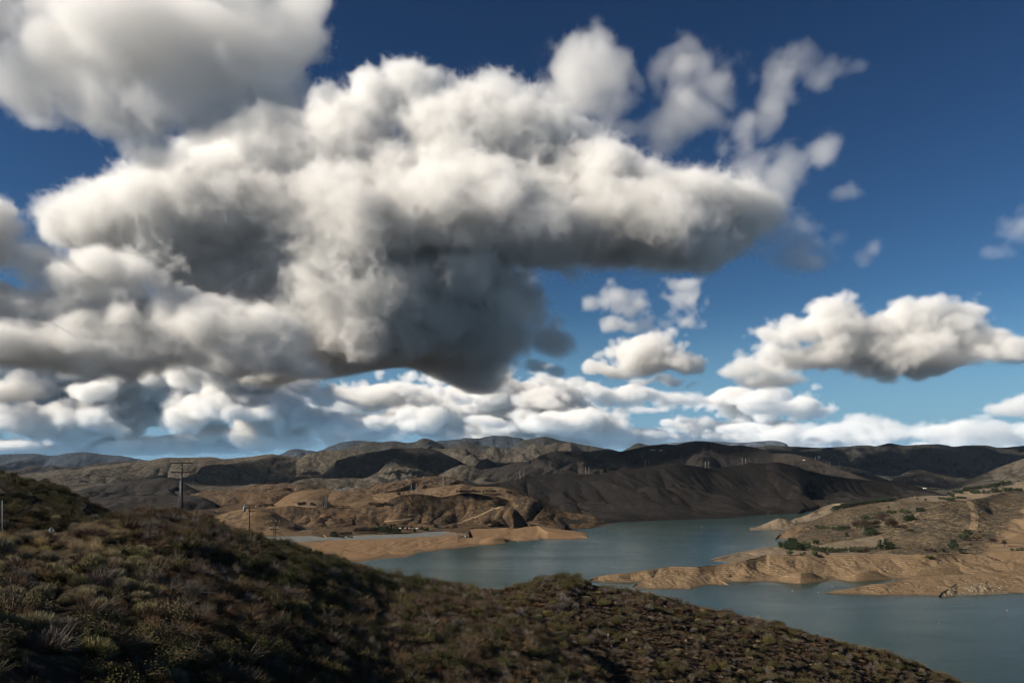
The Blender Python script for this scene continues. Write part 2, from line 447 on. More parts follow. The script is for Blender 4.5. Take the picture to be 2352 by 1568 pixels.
ridge('hills', U(0, (500, 760), (800, 700), (1000, 660), (1200, 648), (1400, 640), (1600, 645), (1750, 640), (1880, 660), (1960, 700), (2060, 770), (2150, 840), (2300, 900)),
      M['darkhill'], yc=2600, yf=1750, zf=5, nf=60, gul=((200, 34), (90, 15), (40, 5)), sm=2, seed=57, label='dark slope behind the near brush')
ridge('hills', U(0, (1900, 640), (2050, 600), (2200, 560), (2352, 530)) + U(1, (150, 560), (300, 540), (360, 515), (420, 492), (550, 480), (700, 487), (850, 480), (1000, 487), (1100, 460), (1150, 470), (1220, 500), (1300, 530), (1450, 570)),
      M['greyhill'], yc=3900, yf=3200, zf=20, nf=50, gul=((260, 55), (110, 26), (48, 10)), sm=2, seed=16, label='pale spur above the valley road')
ridge('hills', U(0, (1500, 700), (1700, 640), (1900, 600), (2100, 590), (2250, 566), (2352, 556)) + U(1, (0, 545), (100, 535), (180, 540), (250, 524), (330, 530), (400, 518), (500, 540), (650, 575), (800, 600), (950, 640)),
      M['brown2'], yc=3500, yf=2800, zf=10, nf=60, gul=((240, 46), (100, 22), (45, 9)), sm=2, seed=17, label='brown low hill line')

# right-hand far ridge and its spurs
ridge('hills', U(2, (1900, 260), (2100, 215), (2300, 190)) + U(3, (0, 182), (100, 185), (300, 195), (500, 205), (650, 195), (720, 195), (830, 182), (900, 180), (990, 190), (1060, 172), (1120, 162), (1180, 170), (1250, 185), (1320, 180), (1400, 175), (1560, 170), (1640, 180), (1700, 195), (1850, 180), (2000, 180), (2120, 205), (2250, 195), (2352, 185), (2700, 190), (3600, 240)),
      M['farhill'], yc=7200, yf=5000, zf=40, nf=120, prof=1.15, shear=-.4, gul=((700, 170), (300, 90), (130, 38), (55, 12)), jag=2, sm=1.3, seed=18, label='long grey ridge on the right skyline')
ridge('hills', U(3, (1000, 560), (1130, 500), (1220, 450), (1300, 420), (1370, 404), (1450, 415), (1550, 445), (1650, 465), (1780, 490), (1900, 520), (2050, 560)),
      M['greyhill'], yc=4600, yf=3700, zf=25, nf=60, gul=((300, 50), (130, 26), (50, 9)), sm=2, seed=19, label='pale sunlit hill in the far valley')
ridge('hills', U(3, (1450, 640), (1600, 575), (1750, 530), (1900, 470), (2000, 435), (2100, 392), (2200, 355), (2352, 300), (2700, 200), (3600, 150)),
      M['greyhill'], yc=4300, yf=3100, zf=25, nf=80, prof=1.2, gul=((380, 80), (160, 38), (60, 11)), sm=2, seed=20, label='grey brown hillside rising to the right')
ridge('hills', U(3, (450, 420), (590, 368), (680, 370), (780, 385), (870, 405), (950, 440), (1050, 480), (1150, 515), (1280, 560), (1400, 600)),
      M['greyhill'], yc=4700, yf=3800, zf=25, nf=50, gul=((300, 55), (130, 26), (50, 9)), sm=2, seed=21, label='brown spur behind the dark ridge')

_rd = U(1, (640, 600), (690, 592), (800, 580), (930, 565), (1040, 549), (1160, 533), (1270, 517), (1400, 497), (1500, 479), (1560, 467), (1620, 458))
ridge('road', _rd, flat('asphalt', (.045, .045, .047), .85, .2, .05), yc=3400, yf=3380, foot=[(a, b + 2.3) for a, b in _rd], nf=8, nb=6, back=30, bdrop=25, seed=58, label='valley road climbing through the hills')
# the burnt dark ridges above the reservoir
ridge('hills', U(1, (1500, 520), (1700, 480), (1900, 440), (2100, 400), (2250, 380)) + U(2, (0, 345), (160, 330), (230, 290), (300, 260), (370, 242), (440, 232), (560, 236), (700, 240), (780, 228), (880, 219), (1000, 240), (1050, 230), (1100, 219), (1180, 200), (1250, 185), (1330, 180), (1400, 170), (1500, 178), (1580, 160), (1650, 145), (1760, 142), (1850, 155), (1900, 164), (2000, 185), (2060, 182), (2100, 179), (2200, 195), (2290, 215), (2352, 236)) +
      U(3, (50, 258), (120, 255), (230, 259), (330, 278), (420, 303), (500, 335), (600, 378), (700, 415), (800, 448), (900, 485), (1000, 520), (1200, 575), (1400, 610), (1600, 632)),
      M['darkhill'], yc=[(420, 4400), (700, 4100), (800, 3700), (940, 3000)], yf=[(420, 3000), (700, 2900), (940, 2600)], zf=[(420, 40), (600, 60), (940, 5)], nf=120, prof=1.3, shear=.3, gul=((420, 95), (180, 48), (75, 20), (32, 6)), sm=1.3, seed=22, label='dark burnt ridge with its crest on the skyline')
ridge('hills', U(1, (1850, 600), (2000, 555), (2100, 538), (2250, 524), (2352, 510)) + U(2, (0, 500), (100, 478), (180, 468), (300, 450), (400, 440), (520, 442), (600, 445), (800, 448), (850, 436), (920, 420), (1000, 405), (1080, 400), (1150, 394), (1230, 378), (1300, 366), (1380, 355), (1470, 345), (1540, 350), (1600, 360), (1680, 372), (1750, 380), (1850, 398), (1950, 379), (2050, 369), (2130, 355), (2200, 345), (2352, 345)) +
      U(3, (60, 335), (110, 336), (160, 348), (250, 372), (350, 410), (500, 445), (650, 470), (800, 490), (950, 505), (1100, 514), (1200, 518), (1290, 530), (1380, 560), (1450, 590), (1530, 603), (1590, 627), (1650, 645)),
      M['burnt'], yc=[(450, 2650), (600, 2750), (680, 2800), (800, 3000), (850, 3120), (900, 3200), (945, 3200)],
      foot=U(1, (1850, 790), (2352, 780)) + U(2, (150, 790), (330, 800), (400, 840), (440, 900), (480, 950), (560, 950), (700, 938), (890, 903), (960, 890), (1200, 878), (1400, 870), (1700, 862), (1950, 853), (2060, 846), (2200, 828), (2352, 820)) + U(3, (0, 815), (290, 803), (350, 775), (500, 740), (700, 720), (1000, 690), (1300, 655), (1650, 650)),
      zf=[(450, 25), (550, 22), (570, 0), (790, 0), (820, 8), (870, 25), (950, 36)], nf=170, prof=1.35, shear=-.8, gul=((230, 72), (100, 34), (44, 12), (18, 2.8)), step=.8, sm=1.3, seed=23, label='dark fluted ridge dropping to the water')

# brown hills left of the water
ridge('hills', U(1, (650, 650), (760, 610), (840, 590), (950, 566), (1100, 540), (1200, 525), (1300, 511), (1400, 492), (1500, 477), (1560, 468), (1650, 460), (1750, 467), (1800, 475), (1900, 510), (1980, 550), (2050, 590), (2150, 630)),
      M['brown2'], yc=3200, yf=2750, zf=15, nf=50, shear=.3, gul=((150, 36), (65, 18), (28, 5)), sm=1.6, seed=24, label='brown fluted hill below the valley road')
ridge('hills', U(0, (1500, 760), (1700, 690), (1850, 660), (2000, 640), (2200, 615), (2352, 602)) + U(1, (60, 592), (150, 588), (250, 595), (330, 602), (450, 640), (600, 700)),
      M['brown2'], yc=2900, yf=2400, zf=12, nf=40, gul=((180, 34), (80, 16), (34, 5)), sm=2, seed=25)
ridge('hills', U(1, (0, 800), (100, 757), (200, 700), (280, 643), (350, 611), (420, 596), (480, 589), (570, 586), (650, 589), (750, 599), (850, 612), (950, 618), (1060, 636), (1150, 665), (1300, 710), (1400, 760)),
      M['brown'], yc=2450, yf=2000, zf=14, nf=60, prof=1.3, gul=((200, 26), (80, 8), (32, 2)), sm=2, seed=26, label='smooth brown grass hill')
ridge('hills', U(1, (950, 700), (1000, 665), (1070, 632), (1160, 622), (1250, 612), (1400, 600), (1600, 572), (1750, 552), (1900, 535), (2010, 560), (2100, 560), (2250, 566), (2352, 590)) + U(2, (60, 625), (150, 665), (250, 720), (350, 770)),
      M['brown'], yc=2450, yf=2180, zf=24, nf=60, prof=1.3, gul=((210, 18), (80, 6), (34, 1.6)), sm=2, seed=27, label='pale brown rounded hill')
ridge('hills', U(0, (1800, 830), (2000, 815), (2352, 785)) + U(1, (0, 772), (100, 762), (200, 752), (330, 734), (420, 745), (500, 752), (650, 750), (800, 755), (900, 748), (1000, 742), (1150, 732), (1230, 690), (1290, 654), (1370, 636), (1450, 625), (1530, 632), (1600, 640), (1700, 658), (1800, 640), (1880, 622), (1950, 615), (2030, 625), (2100, 640), (2200, 650), (2352, 690)) +
      U(2, (60, 660), (100, 648), (150, 645), (200, 652), (230, 668), (300, 700), (400, 752), (480, 788), (560, 802), (680, 815), (760, 830), (830, 868), (890, 902), (915, 912)),
      M['brown2'], yc=[(200, 1900), (400, 1930), (500, 2050), (560, 2080), (612, 2070)],
      foot=U(0, (1800, 950)) + U(1, (0, 948), (1800, 942), (1850, 932), (2100, 930), (2352, 925)) + U(2, (0, 926), (150, 928), (260, 935), (330, 948), (430, 958), (600, 946), (740, 940), (890, 905), (920, 914)),
      zf=[(200, 11), (490, 11), (565, 1), (612, 0)], nf=150, prof=1.45, shear=.25, step=.8, gul=((190, 34), (80, 13), (34, 3.5), (14, .8)), sm=1.5, seed=28, label='brown gullied hillside above the lakeside terrace')
ridge('hills', U(1, (1840, 935), (1860, 915), (1950, 868), (2000, 838), (2080, 800), (2150, 770), (2250, 738), (2352, 716)) + U(2, (60, 722), (120, 770), (180, 830)),
      M['brown2'], yc=[(450, 1830), (490, 1880), (525, 1850), (545, 1785)], foot=U(1, (1800, 945), (2352, 935)) + U(2, (0, 932), (260, 912), (300, 935)), zf=11, nf=60, gul=((100, 18), (45, 9), (20, 2.6)), sm=2, taper=(22, 34), seed=29, label='rounded brown hill by the shore')
ridge('hills', U(0, (1780, 960), (1850, 905), (1920, 873), (1985, 836), (2050, 811), (2120, 788), (2200, 771), (2270, 757), (2352, 748)) + U(1, (60, 757), (120, 775), (200, 815), (300, 868), (370, 900), (430, 930), (490, 972), (540, 1005)),
      M['brown'], yc=[(190, 1700), (310, 1720)], foot=U(0, (1780, 1010), (2352, 1012)) + U(1, (0, 1012), (560, 1013)), zf=11, nf=60, gul=((120, 6), (50, 4)), rough=((25, .8),), sm=1.5, seed=30, label='smooth graded slope at the end of the dam')
# stone faced bank and the dry lake bed below it
ridge('embankment', U(0, (1700, 1012)) + U(1, (0, 1012), (90, 1018), (300, 1016), (560, 1014), (600, 1030), (640, 1026), (720, 1022), (900, 1008), (1100, 1004), (1390, 996), (1550, 975), (1700, 964), (1850, 982), (1930, 1000)), M['riprap'], zc=11.0,
      foot=U(0, (1700, 1075)) + U(1, (0, 1072), (430, 1072), (640, 1054), (950, 1048), (1250, 1037), (1500, 1023), (1850, 1011), (1930, 1006)), zf=8.6, nf=40, back=14, bdrop=2.0, prof=1.0, rough=((5, .35),), sm=4, taper=(5, 70), seed=31, label='grey stone faced bank of the dam')
ridge('shore', U(0, (1700, 950)) + U(1, (0, 950), (1000, 946), (1850, 940), (1960, 950)), M['brown2'], zc=11.6,
      foot=U(0, (1700, 1010)) + U(1, (0, 1010), (90, 1016), (560, 1012), (900, 1006), (1390, 994), (1700, 962), (1850, 980), (1960, 1000)), zf=10.7, nf=30, back=120, bdrop=1, prof=1, rough=((18, .5),), sm=3, taper=(5, 80), seed=39, label='brown terrace behind the stone bank')
ridge('shore', U(0, (1700, 1075)) + U(1, (300, 1070), (430, 1071), (640, 1053), (950, 1047), (1250, 1036), (1500, 1022), (1850, 1009), (1950, 966), (2150, 940), (2300, 938)) + U(2, (0, 926), (150, 917), (230, 914), (270, 945), (320, 972), (400, 984), (550, 1000), (640, 1014), (716, 1037)),
      M['beach'], zc=[(250, 8.6), (450, 8.6), (490, 9.5), (530, 11), (550, 10), (570, 5), (592, .6)],
      foot=U(0, (1700, 1500)) + U(1, (300, 1330), (980, 1263), (1080, 1240), (1380, 1216), (1450, 1198), (1490, 1172), (1650, 1161), (1700, 1146), (2000, 1116), (2290, 1083), (2345, 1064)) + U(2, (0, 1062), (240, 1062), (265, 1044), (500, 1050), (690, 1041), (712, 1038)),
      zf=-.3, nf=150, prof=1.1, step=.7, gul=((70, 1.4), (30, .8)), rough=((45, .9), (12, .3)), bumps=((495, 542, 18, 120, 9), (522, 540.5, 12, 60, 7), (360, 556, 25, 60, 3)), terr=1.0, sm=.8, seed=32, back=130, bdrop=1.5, label='tan dry lake bed left of the water')
ridge('shore', U(2, (235, 1042), (270, 990), (310, 975), (420, 990), (540, 1005), (640, 1018), (712, 1038)), M['beach'], zc=[(538, 5), (570, 4), (592, .5)],
      foot=U(2, (235, 1046), (330, 1045), (560, 1052), (712, 1040)), zf=-.3, nf=60, step=.7, gul=((40, 1.2), (18, .6)), rough=((14, .4),), terr=1.0, sm=.8, seed=35, back=25, bdrop=6, prof=1.6, taper=(12, 8), label='low tan point running out into the water')

# right-hand shore
ridge('hills', U(3, (1450, 690), (1600, 655), (1800, 600), (1950, 572), (2100, 546), (2230, 530), (2300, 515), (2352, 508), (2900, 470)),
      M['pale'], yc=2700, yf=2200, zf=20, nf=40, gul=((200, 12), (80, 6)), seed=40, label='low hill with scattered trees')
ridge('hills', U(3, (900, 735), (1000, 716), (1130, 689), (1290, 656), (1400, 648), (1560, 641), (1700, 650), (1850, 640), (2000, 640), (2352, 630)),
      M['pale'], zc=[(870, 45), (1024, 52)], foot=U(3, (900, 745), (2352, 735)), zf=[(870, 30), (1024, 40)], nf=40, gul=((120, 5),), seed=41, back=120, label='pale grass terrace')
ridge('shore', U(3, (200, 872), (300, 838), (350, 822), (400, 800), (440, 777), (480, 756), (540, 733), (600, 716), (680, 712), (760, 711), (900, 704), (1050, 700), (1200, 715)),
      M['pale'], zc=[(790, 3), (815, 22), (840, 40), (900, 46)], foot=U(3, (200, 884), (300, 890), (420, 880), (600, 805), (800, 752), (1000, 730), (1200, 735)), zf=[(790, 0), (830, 20), (870, 30), (900, 34)], nf=50, gul=((60, 6), (26, 3)), terr=1.5, taper=(6, 25), seed=42, back=160, bdrop=50, label='pale bare point running into the water')
ridge('shore', U(2, (2150, 966), (2200, 955), (2250, 930), (2300, 912), (2352, 890)) + U(3, (0, 890), (50, 866), (100, 848), (160, 860), (220, 884), (270, 910), (300, 945)),
      M['pale'], yc=1930, foot=U(2, (2150, 968)) + U(3, (0, 960), (165, 959), (300, 962)), zf=-.4, nf=50, step=.6, gul=((50, 6), (22, 2.5)), terr=1.6, seed=43, sm=1, back=60, label='small pale dome shaped point')
ridge('hills', U(3, (250, 960), (320, 915), (400, 885), (500, 850), (600, 802), (700, 766), (800, 745), (930, 722), (1030, 708), (1120, 700), (1250, 696), (1400, 696), (1560, 698), (1700, 690), (1840, 684), (1920, 675), (2000, 658), (2100, 628), (2200, 610), (2352, 600), (2900, 560)),
      M['chap'], zc=[(790, 12), (820, 25), (850, 50), (900, 66), (970, 72), (1100, 90)], foot=U(3, (150, 1075), (300, 1130), (800, 1170), (1300, 1180), (2352, 1160)), zf=[(790, 4), (820, 12), (900, 18), (1024, 24)], nf=140, step=.8, prof=1.1, gul=((160, 14), (70, 6), (30, 2)), rough=((20, .5),), taper=(34, 5), seed=44, label='dark brush hillside on the right shore')
ridge('shore', U(3, (55, 1041), (100, 1004), (150, 970), (200, 938), (260, 917), (330, 911), (450, 914), (560, 945), (650, 990)),
      M['bluff'], zc=[(772, .6), (790, 13), (830, 15)], foot=U(3, (55, 1043), (165, 1047), (300, 1060), (650, 1060)), zf=-.4, nf=50, step=.6, gul=((40, 2), (18, 1)), terr=1.4, seed=46, sm=1, label='eroded tan point')
ridge('shore', U(3, (155, 1072), (200, 1040), (250, 1008), (350, 968), (430, 949), (560, 963), (700, 1000), (850, 1060)),
      M['bluff'], zc=[(784, .6), (800, 9), (850, 13)], foot=U(3, (155, 1074), (300, 1095), (480, 1100), (850, 1110)), zf=[(784, -.4), (820, 4)], nf=50, step=.6, gul=((40, 4), (18, 2)), terr=1.4, seed=47, sm=1, label='second eroded tan point')
ridge('shore', U(2, (1808, 1246), (1900, 1215), (2000, 1190), (2100, 1165), (2220, 1140), (2352, 1119)) + U(3, (110, 1098), (300, 1075), (420, 1082), (500, 1088), (700, 1060), (900, 1025), (1030, 1010), (1070, 1040), (1150, 1100), (1250, 1150)),
      M['pale'], zc=[(708, .5), (760, 9), (800, 15), (880, 26), (905, 20)], foot=U(2, (1808, 1249), (1990, 1258), (2100, 1253), (2352, 1225)) + U(3, (300, 1200), (700, 1195), (1250, 1195)), zf=[(708, -.4), (728, -.4), (760, 4), (800, 13), (905, 18)], nf=60, step=.7, gul=((50, 3), (22, 1.2)), terr=1.2, taper=(4, 22), seed=48, sm=1, label='pale terrace behind the tree row')
ridge('shore', U(2, (690, 1415), (800, 1385), (900, 1372), (1000, 1360), (1120, 1345), (1240, 1330), (1340, 1310), (1450, 1295), (1580, 1296), (1700, 1297), (1850, 1283), (1980, 1268), (2150, 1235), (2352, 1192)) + U(3, (0, 1182), (200, 1186), (350, 1190), (500, 1178), (800, 1186), (950, 1178), (1200, 1182), (1400, 1186), (1550, 1185), (1750, 1160), (2000, 1148), (2352, 1125), (2900, 1090)),
      M['bluff'], zc=[(587, 1), (610, 6), (670, 13), (720, 14), (768, 20), (850, 20), (1024, 24)],
      foot=U(2, (690, 1420), (860, 1449), (1000, 1446), (1150, 1441), (1300, 1443), (1900, 1442), (2040, 1441), (2200, 1436), (2352, 1444)) + U(3, (0, 1441), (100, 1443), (300, 1461), (480, 1441), (600, 1429), (800, 1441), (1000, 1426), (1240, 1411), (1500, 1404), (2352, 1400), (2900, 1400)),
      zf=-.4, nf=170, step=.6, prof=1.15, gul=((70, 5), (30, 2.2), (12, .7)), rough=((25, 1.0), (7, .35)), terr=2.0, sm=.8, seed=49, back=40, bdrop=6, bumps=((804, 581, 30, 75, 12), (871, 580, 30, 80, 12.5), (940, 577, 44, 110, 13), (745, 580, 16, 40, 7)), label='layered tan bluffs along the right shore')
ridge('shore', U(2, (1090, 1480), (1140, 1455), (1200, 1430), (1270, 1405), (1340, 1386), (1420, 1374), (1500, 1369), (1600, 1375), (1700, 1380), (1830, 1380), (1880, 1395), (1930, 1425), (1970, 1448), (2015, 1465)),
      M['bluff'], zc=[(630, .4), (660, 7), (690, 8.5), (715, 6), (731, .5)], foot=U(2, (1090, 1482), (1150, 1496), (1290, 1511), (1450, 1510), (1640, 1507), (1700, 1490), (1800, 1467), (1900, 1468), (2015, 1467)), zf=-.4, nf=90, step=.5, gul=((22, 1.6), (10, .6)), terr=1.0, sm=.8, seed=50, back=30, bdrop=6, label='rounded tan hump with wave cut ledges')
ridge('shore', Lo(3, (498, 731), (600, 715), (700, 700), (790, 688), (870, 668), (960, 652), (1080, 645), (1160, 625), (1240, 606), (1400, 588), (1600, 570), (1800, 560), (2000, 551), (2150, 538), (2352, 520), (2900, 490)),
      M['bluff'], zc=[(822, .4), (850, 4), (880, 7.5), (920, 10), (1024, 15), (1090, 18)], foot=Lo(3, (498, 733), (700, 745), (1000, 757), (1300, 762), (1570, 764), (1900, 752), (2100, 745), (2200, 737), (2352, 738), (2900, 745)), zf=-.4, nf=120, step=.5, prof=1.7, gul=((34, 1.4), (12, .5)), rough=((12, .5), (4, .25)), terr=1.5, sm=.8, seed=56, back=40, bdrop=9, label='long tan spit reaching into the water')

ridge('cliff', Lo(3, (1560, 752), (1600, 722), (1660, 690), (1705, 655), (1740, 634), (1800, 632), (1900, 636), (2000, 634), (2060, 606), (2120, 600), (2180, 622), (2215, 680), (2240, 728)), M['cliff'], zc=[(938, 2.5), (953, 7.5), (1000, 8.5), (1012, 3)],
      foot=Lo(3, (1560, 767), (1640, 766), (1720, 757), (1900, 754), (2100, 748), (2240, 741)), zf=-.4, nf=70, step=.35, prof=2.6, gul=((7, 2.6), (3, 1.2)), rough=((3, .35),), terr=.9, sm=.5, seed=59, back=14, bdrop=4, taper=(4, 6), label='dark fractured rock face at the waterline of the long spit')

# lake
t = NT('lake_water')
p = t.pos()
wav = t.noise(t.scale(p, (1, 1.6, 1)), .55, 4, .6)
wav2 = t.noise(t.scale(p, (.5, 1.0, 1)), .09, 3, .5)
calm = t.step(t.noise(t.scale(p, (.22, 1.0, 1)), .012, 4, .6, .8), .42, .62)
h = t.math('ADD', t.math('MULTIPLY', wav, .5), wav2)
bs = t.math('MULTIPLY_ADD', calm, .08, .16)
nrm = t.n('ShaderNodeBump', {'Height': h, 'Strength': bs, 'Distance': 1.0}).outputs[0]
M['water'] = t.finish(t.mix(t.noise(p, .003, 3), (.019, .035, .031), (.024, .041, .036)), t.math('MULTIPLY_ADD', calm, .05, .16), nrm, .5, IOR=1.105)
ground_plane('lake', -430, 3000, 150, 2900, 0, M['water'])

# the hillside at our feet
NEAR_CREST = U(0, (-900, 1030), (-300, 1035), (0, 1050), (100, 1040), (300, 1030), (400, 1035), (500, 1045), (700, 960), (850, 915), (1000, 880), (1080, 860), (1150, 835), (1250, 825), (1400, 800), (1550, 795), (1650, 815), (1800, 825), (1880, 835), (1930, 880), (2000, 950), (2150, 985), (2300, 1000)) + \
    U(1, (0, 1060), (80, 1080), (180, 1100), (260, 1110), (350, 1120), (430, 1170), (600, 1220), (850, 1285), (980, 1335), (1150, 1385), (1240, 1440), (1400, 1490), (1700, 1545), (1900, 1600), (2100, 1700), (2352, 1850))
ridge('hillside', NEAR_CREST + [(560, 660), (640, 740)], M['fore'],
      yc=[(-100, 95), (0, 105), (45, 112), (80, 120), (130, 150), (200, 165), (256, 165), (330, 175), (400, 190), (460, 200), (560, 170), (640, 140)],
      foot=[(-100, 760), (640, 790)], yf=[(-100, 26), (0, 30), (256, 52), (512, 84), (640, 110)], px=(-110, 640), nf=110, step=1.0, prof=1.15, rough=((30, 1.0), (9, .4)), sm=11, seed=60, back=60, bdrop=45, label='brush covered slope falling from the viewpoint')
KNOB = Lo(1, (1000, 1250), (1400, 1000), (1600, 850), (1750, 745), (1920, 720), (2130, 710), (2352, 700)) + Lo(2, (80, 648), (170, 620), (250, 600), (350, 590), (480, 580), (560, 600), (620, 625), (700, 658), (900, 708), (1100, 738), (1250, 755), (1400, 795), (1600, 838), (1800, 880), (2000, 920), (2200, 975), (2352, 1005)) + \
    Lo(3, (90, 1020), (170, 1065), (400, 1130), (560, 1160), (700, 1200), (850, 1240), (1000, 1280), (1250, 1350), (1400, 1400), (1600, 1480), (1750, 1550), (1900, 1610), (2352, 1760), (3000, 1950))
ridge('hillside', KNOB, M['fore'], yc=[(380, 190), (470, 235), (560, 250), (700, 265), (850, 280), (1000, 300), (1100, 320)],
      foot=[(370, 800), (1100, 860)], yf=[(370, 80), (512, 95), (700, 120), (900, 160), (1100, 210)], px=(370, 1090), nf=120, step=1.0, prof=1.2, rough=((40, 1.6), (11, .5)), sm=9, seed=61, back=70, bdrop=60, label='brush covered knoll above the water')
LEFTHILL = U(0, (-1200, 250), (-400, 345), (-150, 400), (0, 445), (150, 480), (330, 520), (430, 550), (520, 580), (660, 655), (760, 700), (870, 750), (1000, 800), (1100, 850), (1250, 930), (1450, 1000))
ridge('hillside', LEFTHILL, M['fore'], yc=[(-130, 240), (0, 245), (110, 260), (160, 265)],
      foot=U(0, (-1200, 1010), (1450, 1040)), yf=[(-130, 150), (0, 155), (160, 185)], nf=90, step=1.0, prof=1.2, rough=((35, 1.6), (10, .5)), sm=3, seed=62, back=90, bdrop=40, label='brush covered hill at the left')
# ------------------------------------------------------------------ where a line of sight meets the ground
bpy.context.view_layer.update()
DG = bpy.context.evaluated_depsgraph_get()
def hit(px, py, tries=14):
    """ground point seen at a place of the photograph (looks a little lower if that place shows the sky)"""
    for k in range(tries):
        d = Vector(((px - 512) / F, 1.0, -(py + k * .35 - HOR) / F)).normalized()
        ok, loc, nor, i, ob, mw = sc.ray_cast(DG, Vector((0, 0, CH)), d, distance=60000)
        if ok:
            return loc
    return None

def drape(name, pts, width, mat, label, lift=.2, n=60):
    """a track laid on the ground along a line seen in the photograph"""
    xs = np.array([p[0] for p in pts]); ys = np.array([p[1] for p in pts])
    tt = np.concatenate([[0], np.cumsum(np.hypot(np.diff(xs), np.diff(ys)))])
    P = []
    for q in np.linspace(0, tt[-1], n):
        h = hit(float(np.interp(q, tt, xs)), float(np.interp(q, tt, ys)), 1)
        if h is not None and (not P or abs(h.y - P[-1].y) < 140):
            P.append(h)
    V, Fc = [], []
    for k, p in enumerate(P):
        a = P[max(0, k - 1)]; b = P[min(len(P) - 1, k + 1)]
        d = Vector((b.x - a.x, b.y - a.y, 0))
        d = d.normalized() if d.length > 1e-6 else Vector((1, 0, 0))
        s = Vector((-d.y, d.x, 0))
        wv = width * (.85 + .3 * random.random()) / 2
        for m in (-1, 0, 1):
            q = p + s * wv * m
            ok, loc, *_ = sc.ray_cast(DG, Vector((q.x, q.y, p.z + 25)), Vector((0, 0, -1)), distance=80)
            V.append((q.x, q.y, (loc.z if ok and abs(loc.z - p.z) < 6 else p.z) + lift))
    for k in range(len(P) - 1):
        for m in (0, 1):
            Fc.append((3 * k + m, 3 * k + m + 1, 3 * k + m + 4, 3 * k + m + 3))
    o = mesh_ob(name, V, Fc, mat, smooth=True)
    return tag(o, label, kind='structure')

random.seed(4)
M['track'] = hill_mat('dirt_track', (.20, .14, .085), (.26, .19, .12), (.15, .105, .062), .3, .4, 1 / 60., bump=.3)
M['concrete'] = flat('concrete', (.36, .33, .28), .85, .15, .3)
drape('path', U(3, (1845, 690), (1870, 740), (1890, 790), (1900, 840), (1895, 900), (1880, 955)), 13, M['track'], 'straight dirt firebreak running down the brush hillside')
drape('path', U(3, (1690, 708), (1600, 725), (1500, 748), (1440, 765), (1390, 795), (1345, 830), (1360, 862), (1320, 885), (1250, 895), (1195, 915)), 3, M['track'], 'winding pale dirt track between the trees on the right shore')
drape('path', U(3, (1930, 690), (1990, 668), (2050, 652), (2110, 632)), 4, M['track'], 'dirt track along the top of the hillside')
drape('path', U(3, (1000, 968), (1100, 968), (1200, 972), (1310, 978)), 2.0, M['track'], 'short dirt track below the burnt trees')
drape('path', U(3, (1800, 1130), (1900, 1102), (2000, 1098), (2100, 1115), (2230, 1125)), 3, M['track'], 'dirt track above the right bluffs')
drape('path', U(1, (1180, 880), (1340, 868), (1440, 850), (1500, 828), (1490, 815), (1400, 822)), 3, M['track'], 'dirt track curling on the brown hillside')
drape('path', U(1, (590, 830), (640, 826), (700, 815)), 2.0, M['track'], 'upper dirt cut on the brown hillside')
drape('path', U(1, (610, 862), (700, 856), (765, 845)), 2.0, M['track'], 'middle dirt cut on the brown hillside')
drape('path', U(1, (690, 890), (760, 880), (825, 872)), 2.0, M['track'], 'lower dirt cut on the brown hillside')
drape('path', U(1, (625, 945), (655, 915), (680, 895)), 2.0, M['track'], 'short dirt track up the brown hillside')
drape('path', U(1, (1080, 660), (1120, 680), (1160, 675), (1200, 690), (1240, 700), (1270, 735)), 4, M['track'], 'pale track over the hill crest')
drape('path', U(1, (1860, 900), (1960, 860), (2080, 805), (2180, 760), (2300, 725)), 7, M['track'], 'pale track along the crest of the rounded hill')
drape('path', U(1, (1255, 1065), (1262, 1095), (1272, 1132)), 7, M['track'], 'pale boat ramp on the dry lake bed')
# ------------------------------------------------------------------ small mesh kit
class MB:
    def __init__(self):
        self.v, self.f = [], []
    def box(self, c, s, rz=0.0):
        n = len(self.v)
        ca, sa = math.cos(rz), math.sin(rz)
        for dz in (-.5, .5):
            for dx, dy in ((-.5, -.5), (.5, -.5), (.5, .5), (-.5, .5)):
                x, y = dx * s[0], dy * s[1]
                self.v.append((c[0] + x * ca - y * sa, c[1] + x * sa + y * ca, c[2] + dz * s[2]))
        self.f += [tuple(n + i for i in q) for q in ((3, 2, 1, 0), (4, 5, 6, 7), (0, 1, 5, 4), (1, 2, 6, 5), (2, 3, 7, 6), (3, 0, 4, 7))]
        return self
    def tube(self, pts, r, sides=6):
        pts = [Vector(p) for p in pts]
        rs = r if isinstance(r, (list, tuple)) else [r] * len(pts)
        n = len(self.v)
        for k, p in enumerate(pts):
            d = (pts[min(k + 1, len(pts) - 1)] - pts[max(k - 1, 0)]).normalized()
            a = d.orthogonal().normalized()
            b = d.cross(a)
            for j in range(sides):
                t_ = 2 * math.pi * j / sides
                self.v.append(tuple(p + (a * math.cos(t_) + b * math.sin(t_)) * rs[k]))
        for k in range(len(pts) - 1):
            for j in range(sides):
                j2 = (j + 1) % sides
                self.f.append((n + k * sides + j, n + k * sides + j2, n + (k + 1) * sides + j2, n + (k + 1) * sides + j))
        self.f.append(tuple(n + j for j in range(sides))[::-1])
        m = n + (len(pts) - 1) * sides
        self.f.append(tuple(m + j for j in range(sides)))
        return self
    def prism(self, c, w, d, h, over=0.0):
        """gable roof"""
        n = len(self.v)
        x, y = w / 2 + over, d / 2 + over
        self.v += [(c[0] + a, c[1] + b, c[2]) for a, b in ((-x, -y), (x, -y), (x, y), (-x, y))] + [(c[0] - x, c[1], c[2] + h), (c[0] + x, c[1], c[2] + h)]
        self.f += [tuple(n + i for i in q) for q in ((3, 2, 1, 0), (0, 1, 5, 4), (2, 3, 4, 5), (1, 2, 5), (3, 0, 4))]
        return self
    def build(self, name, mat, parent=None, smooth=False):
        return mesh_ob(name, self.v, self.f, mat, parent, smooth)

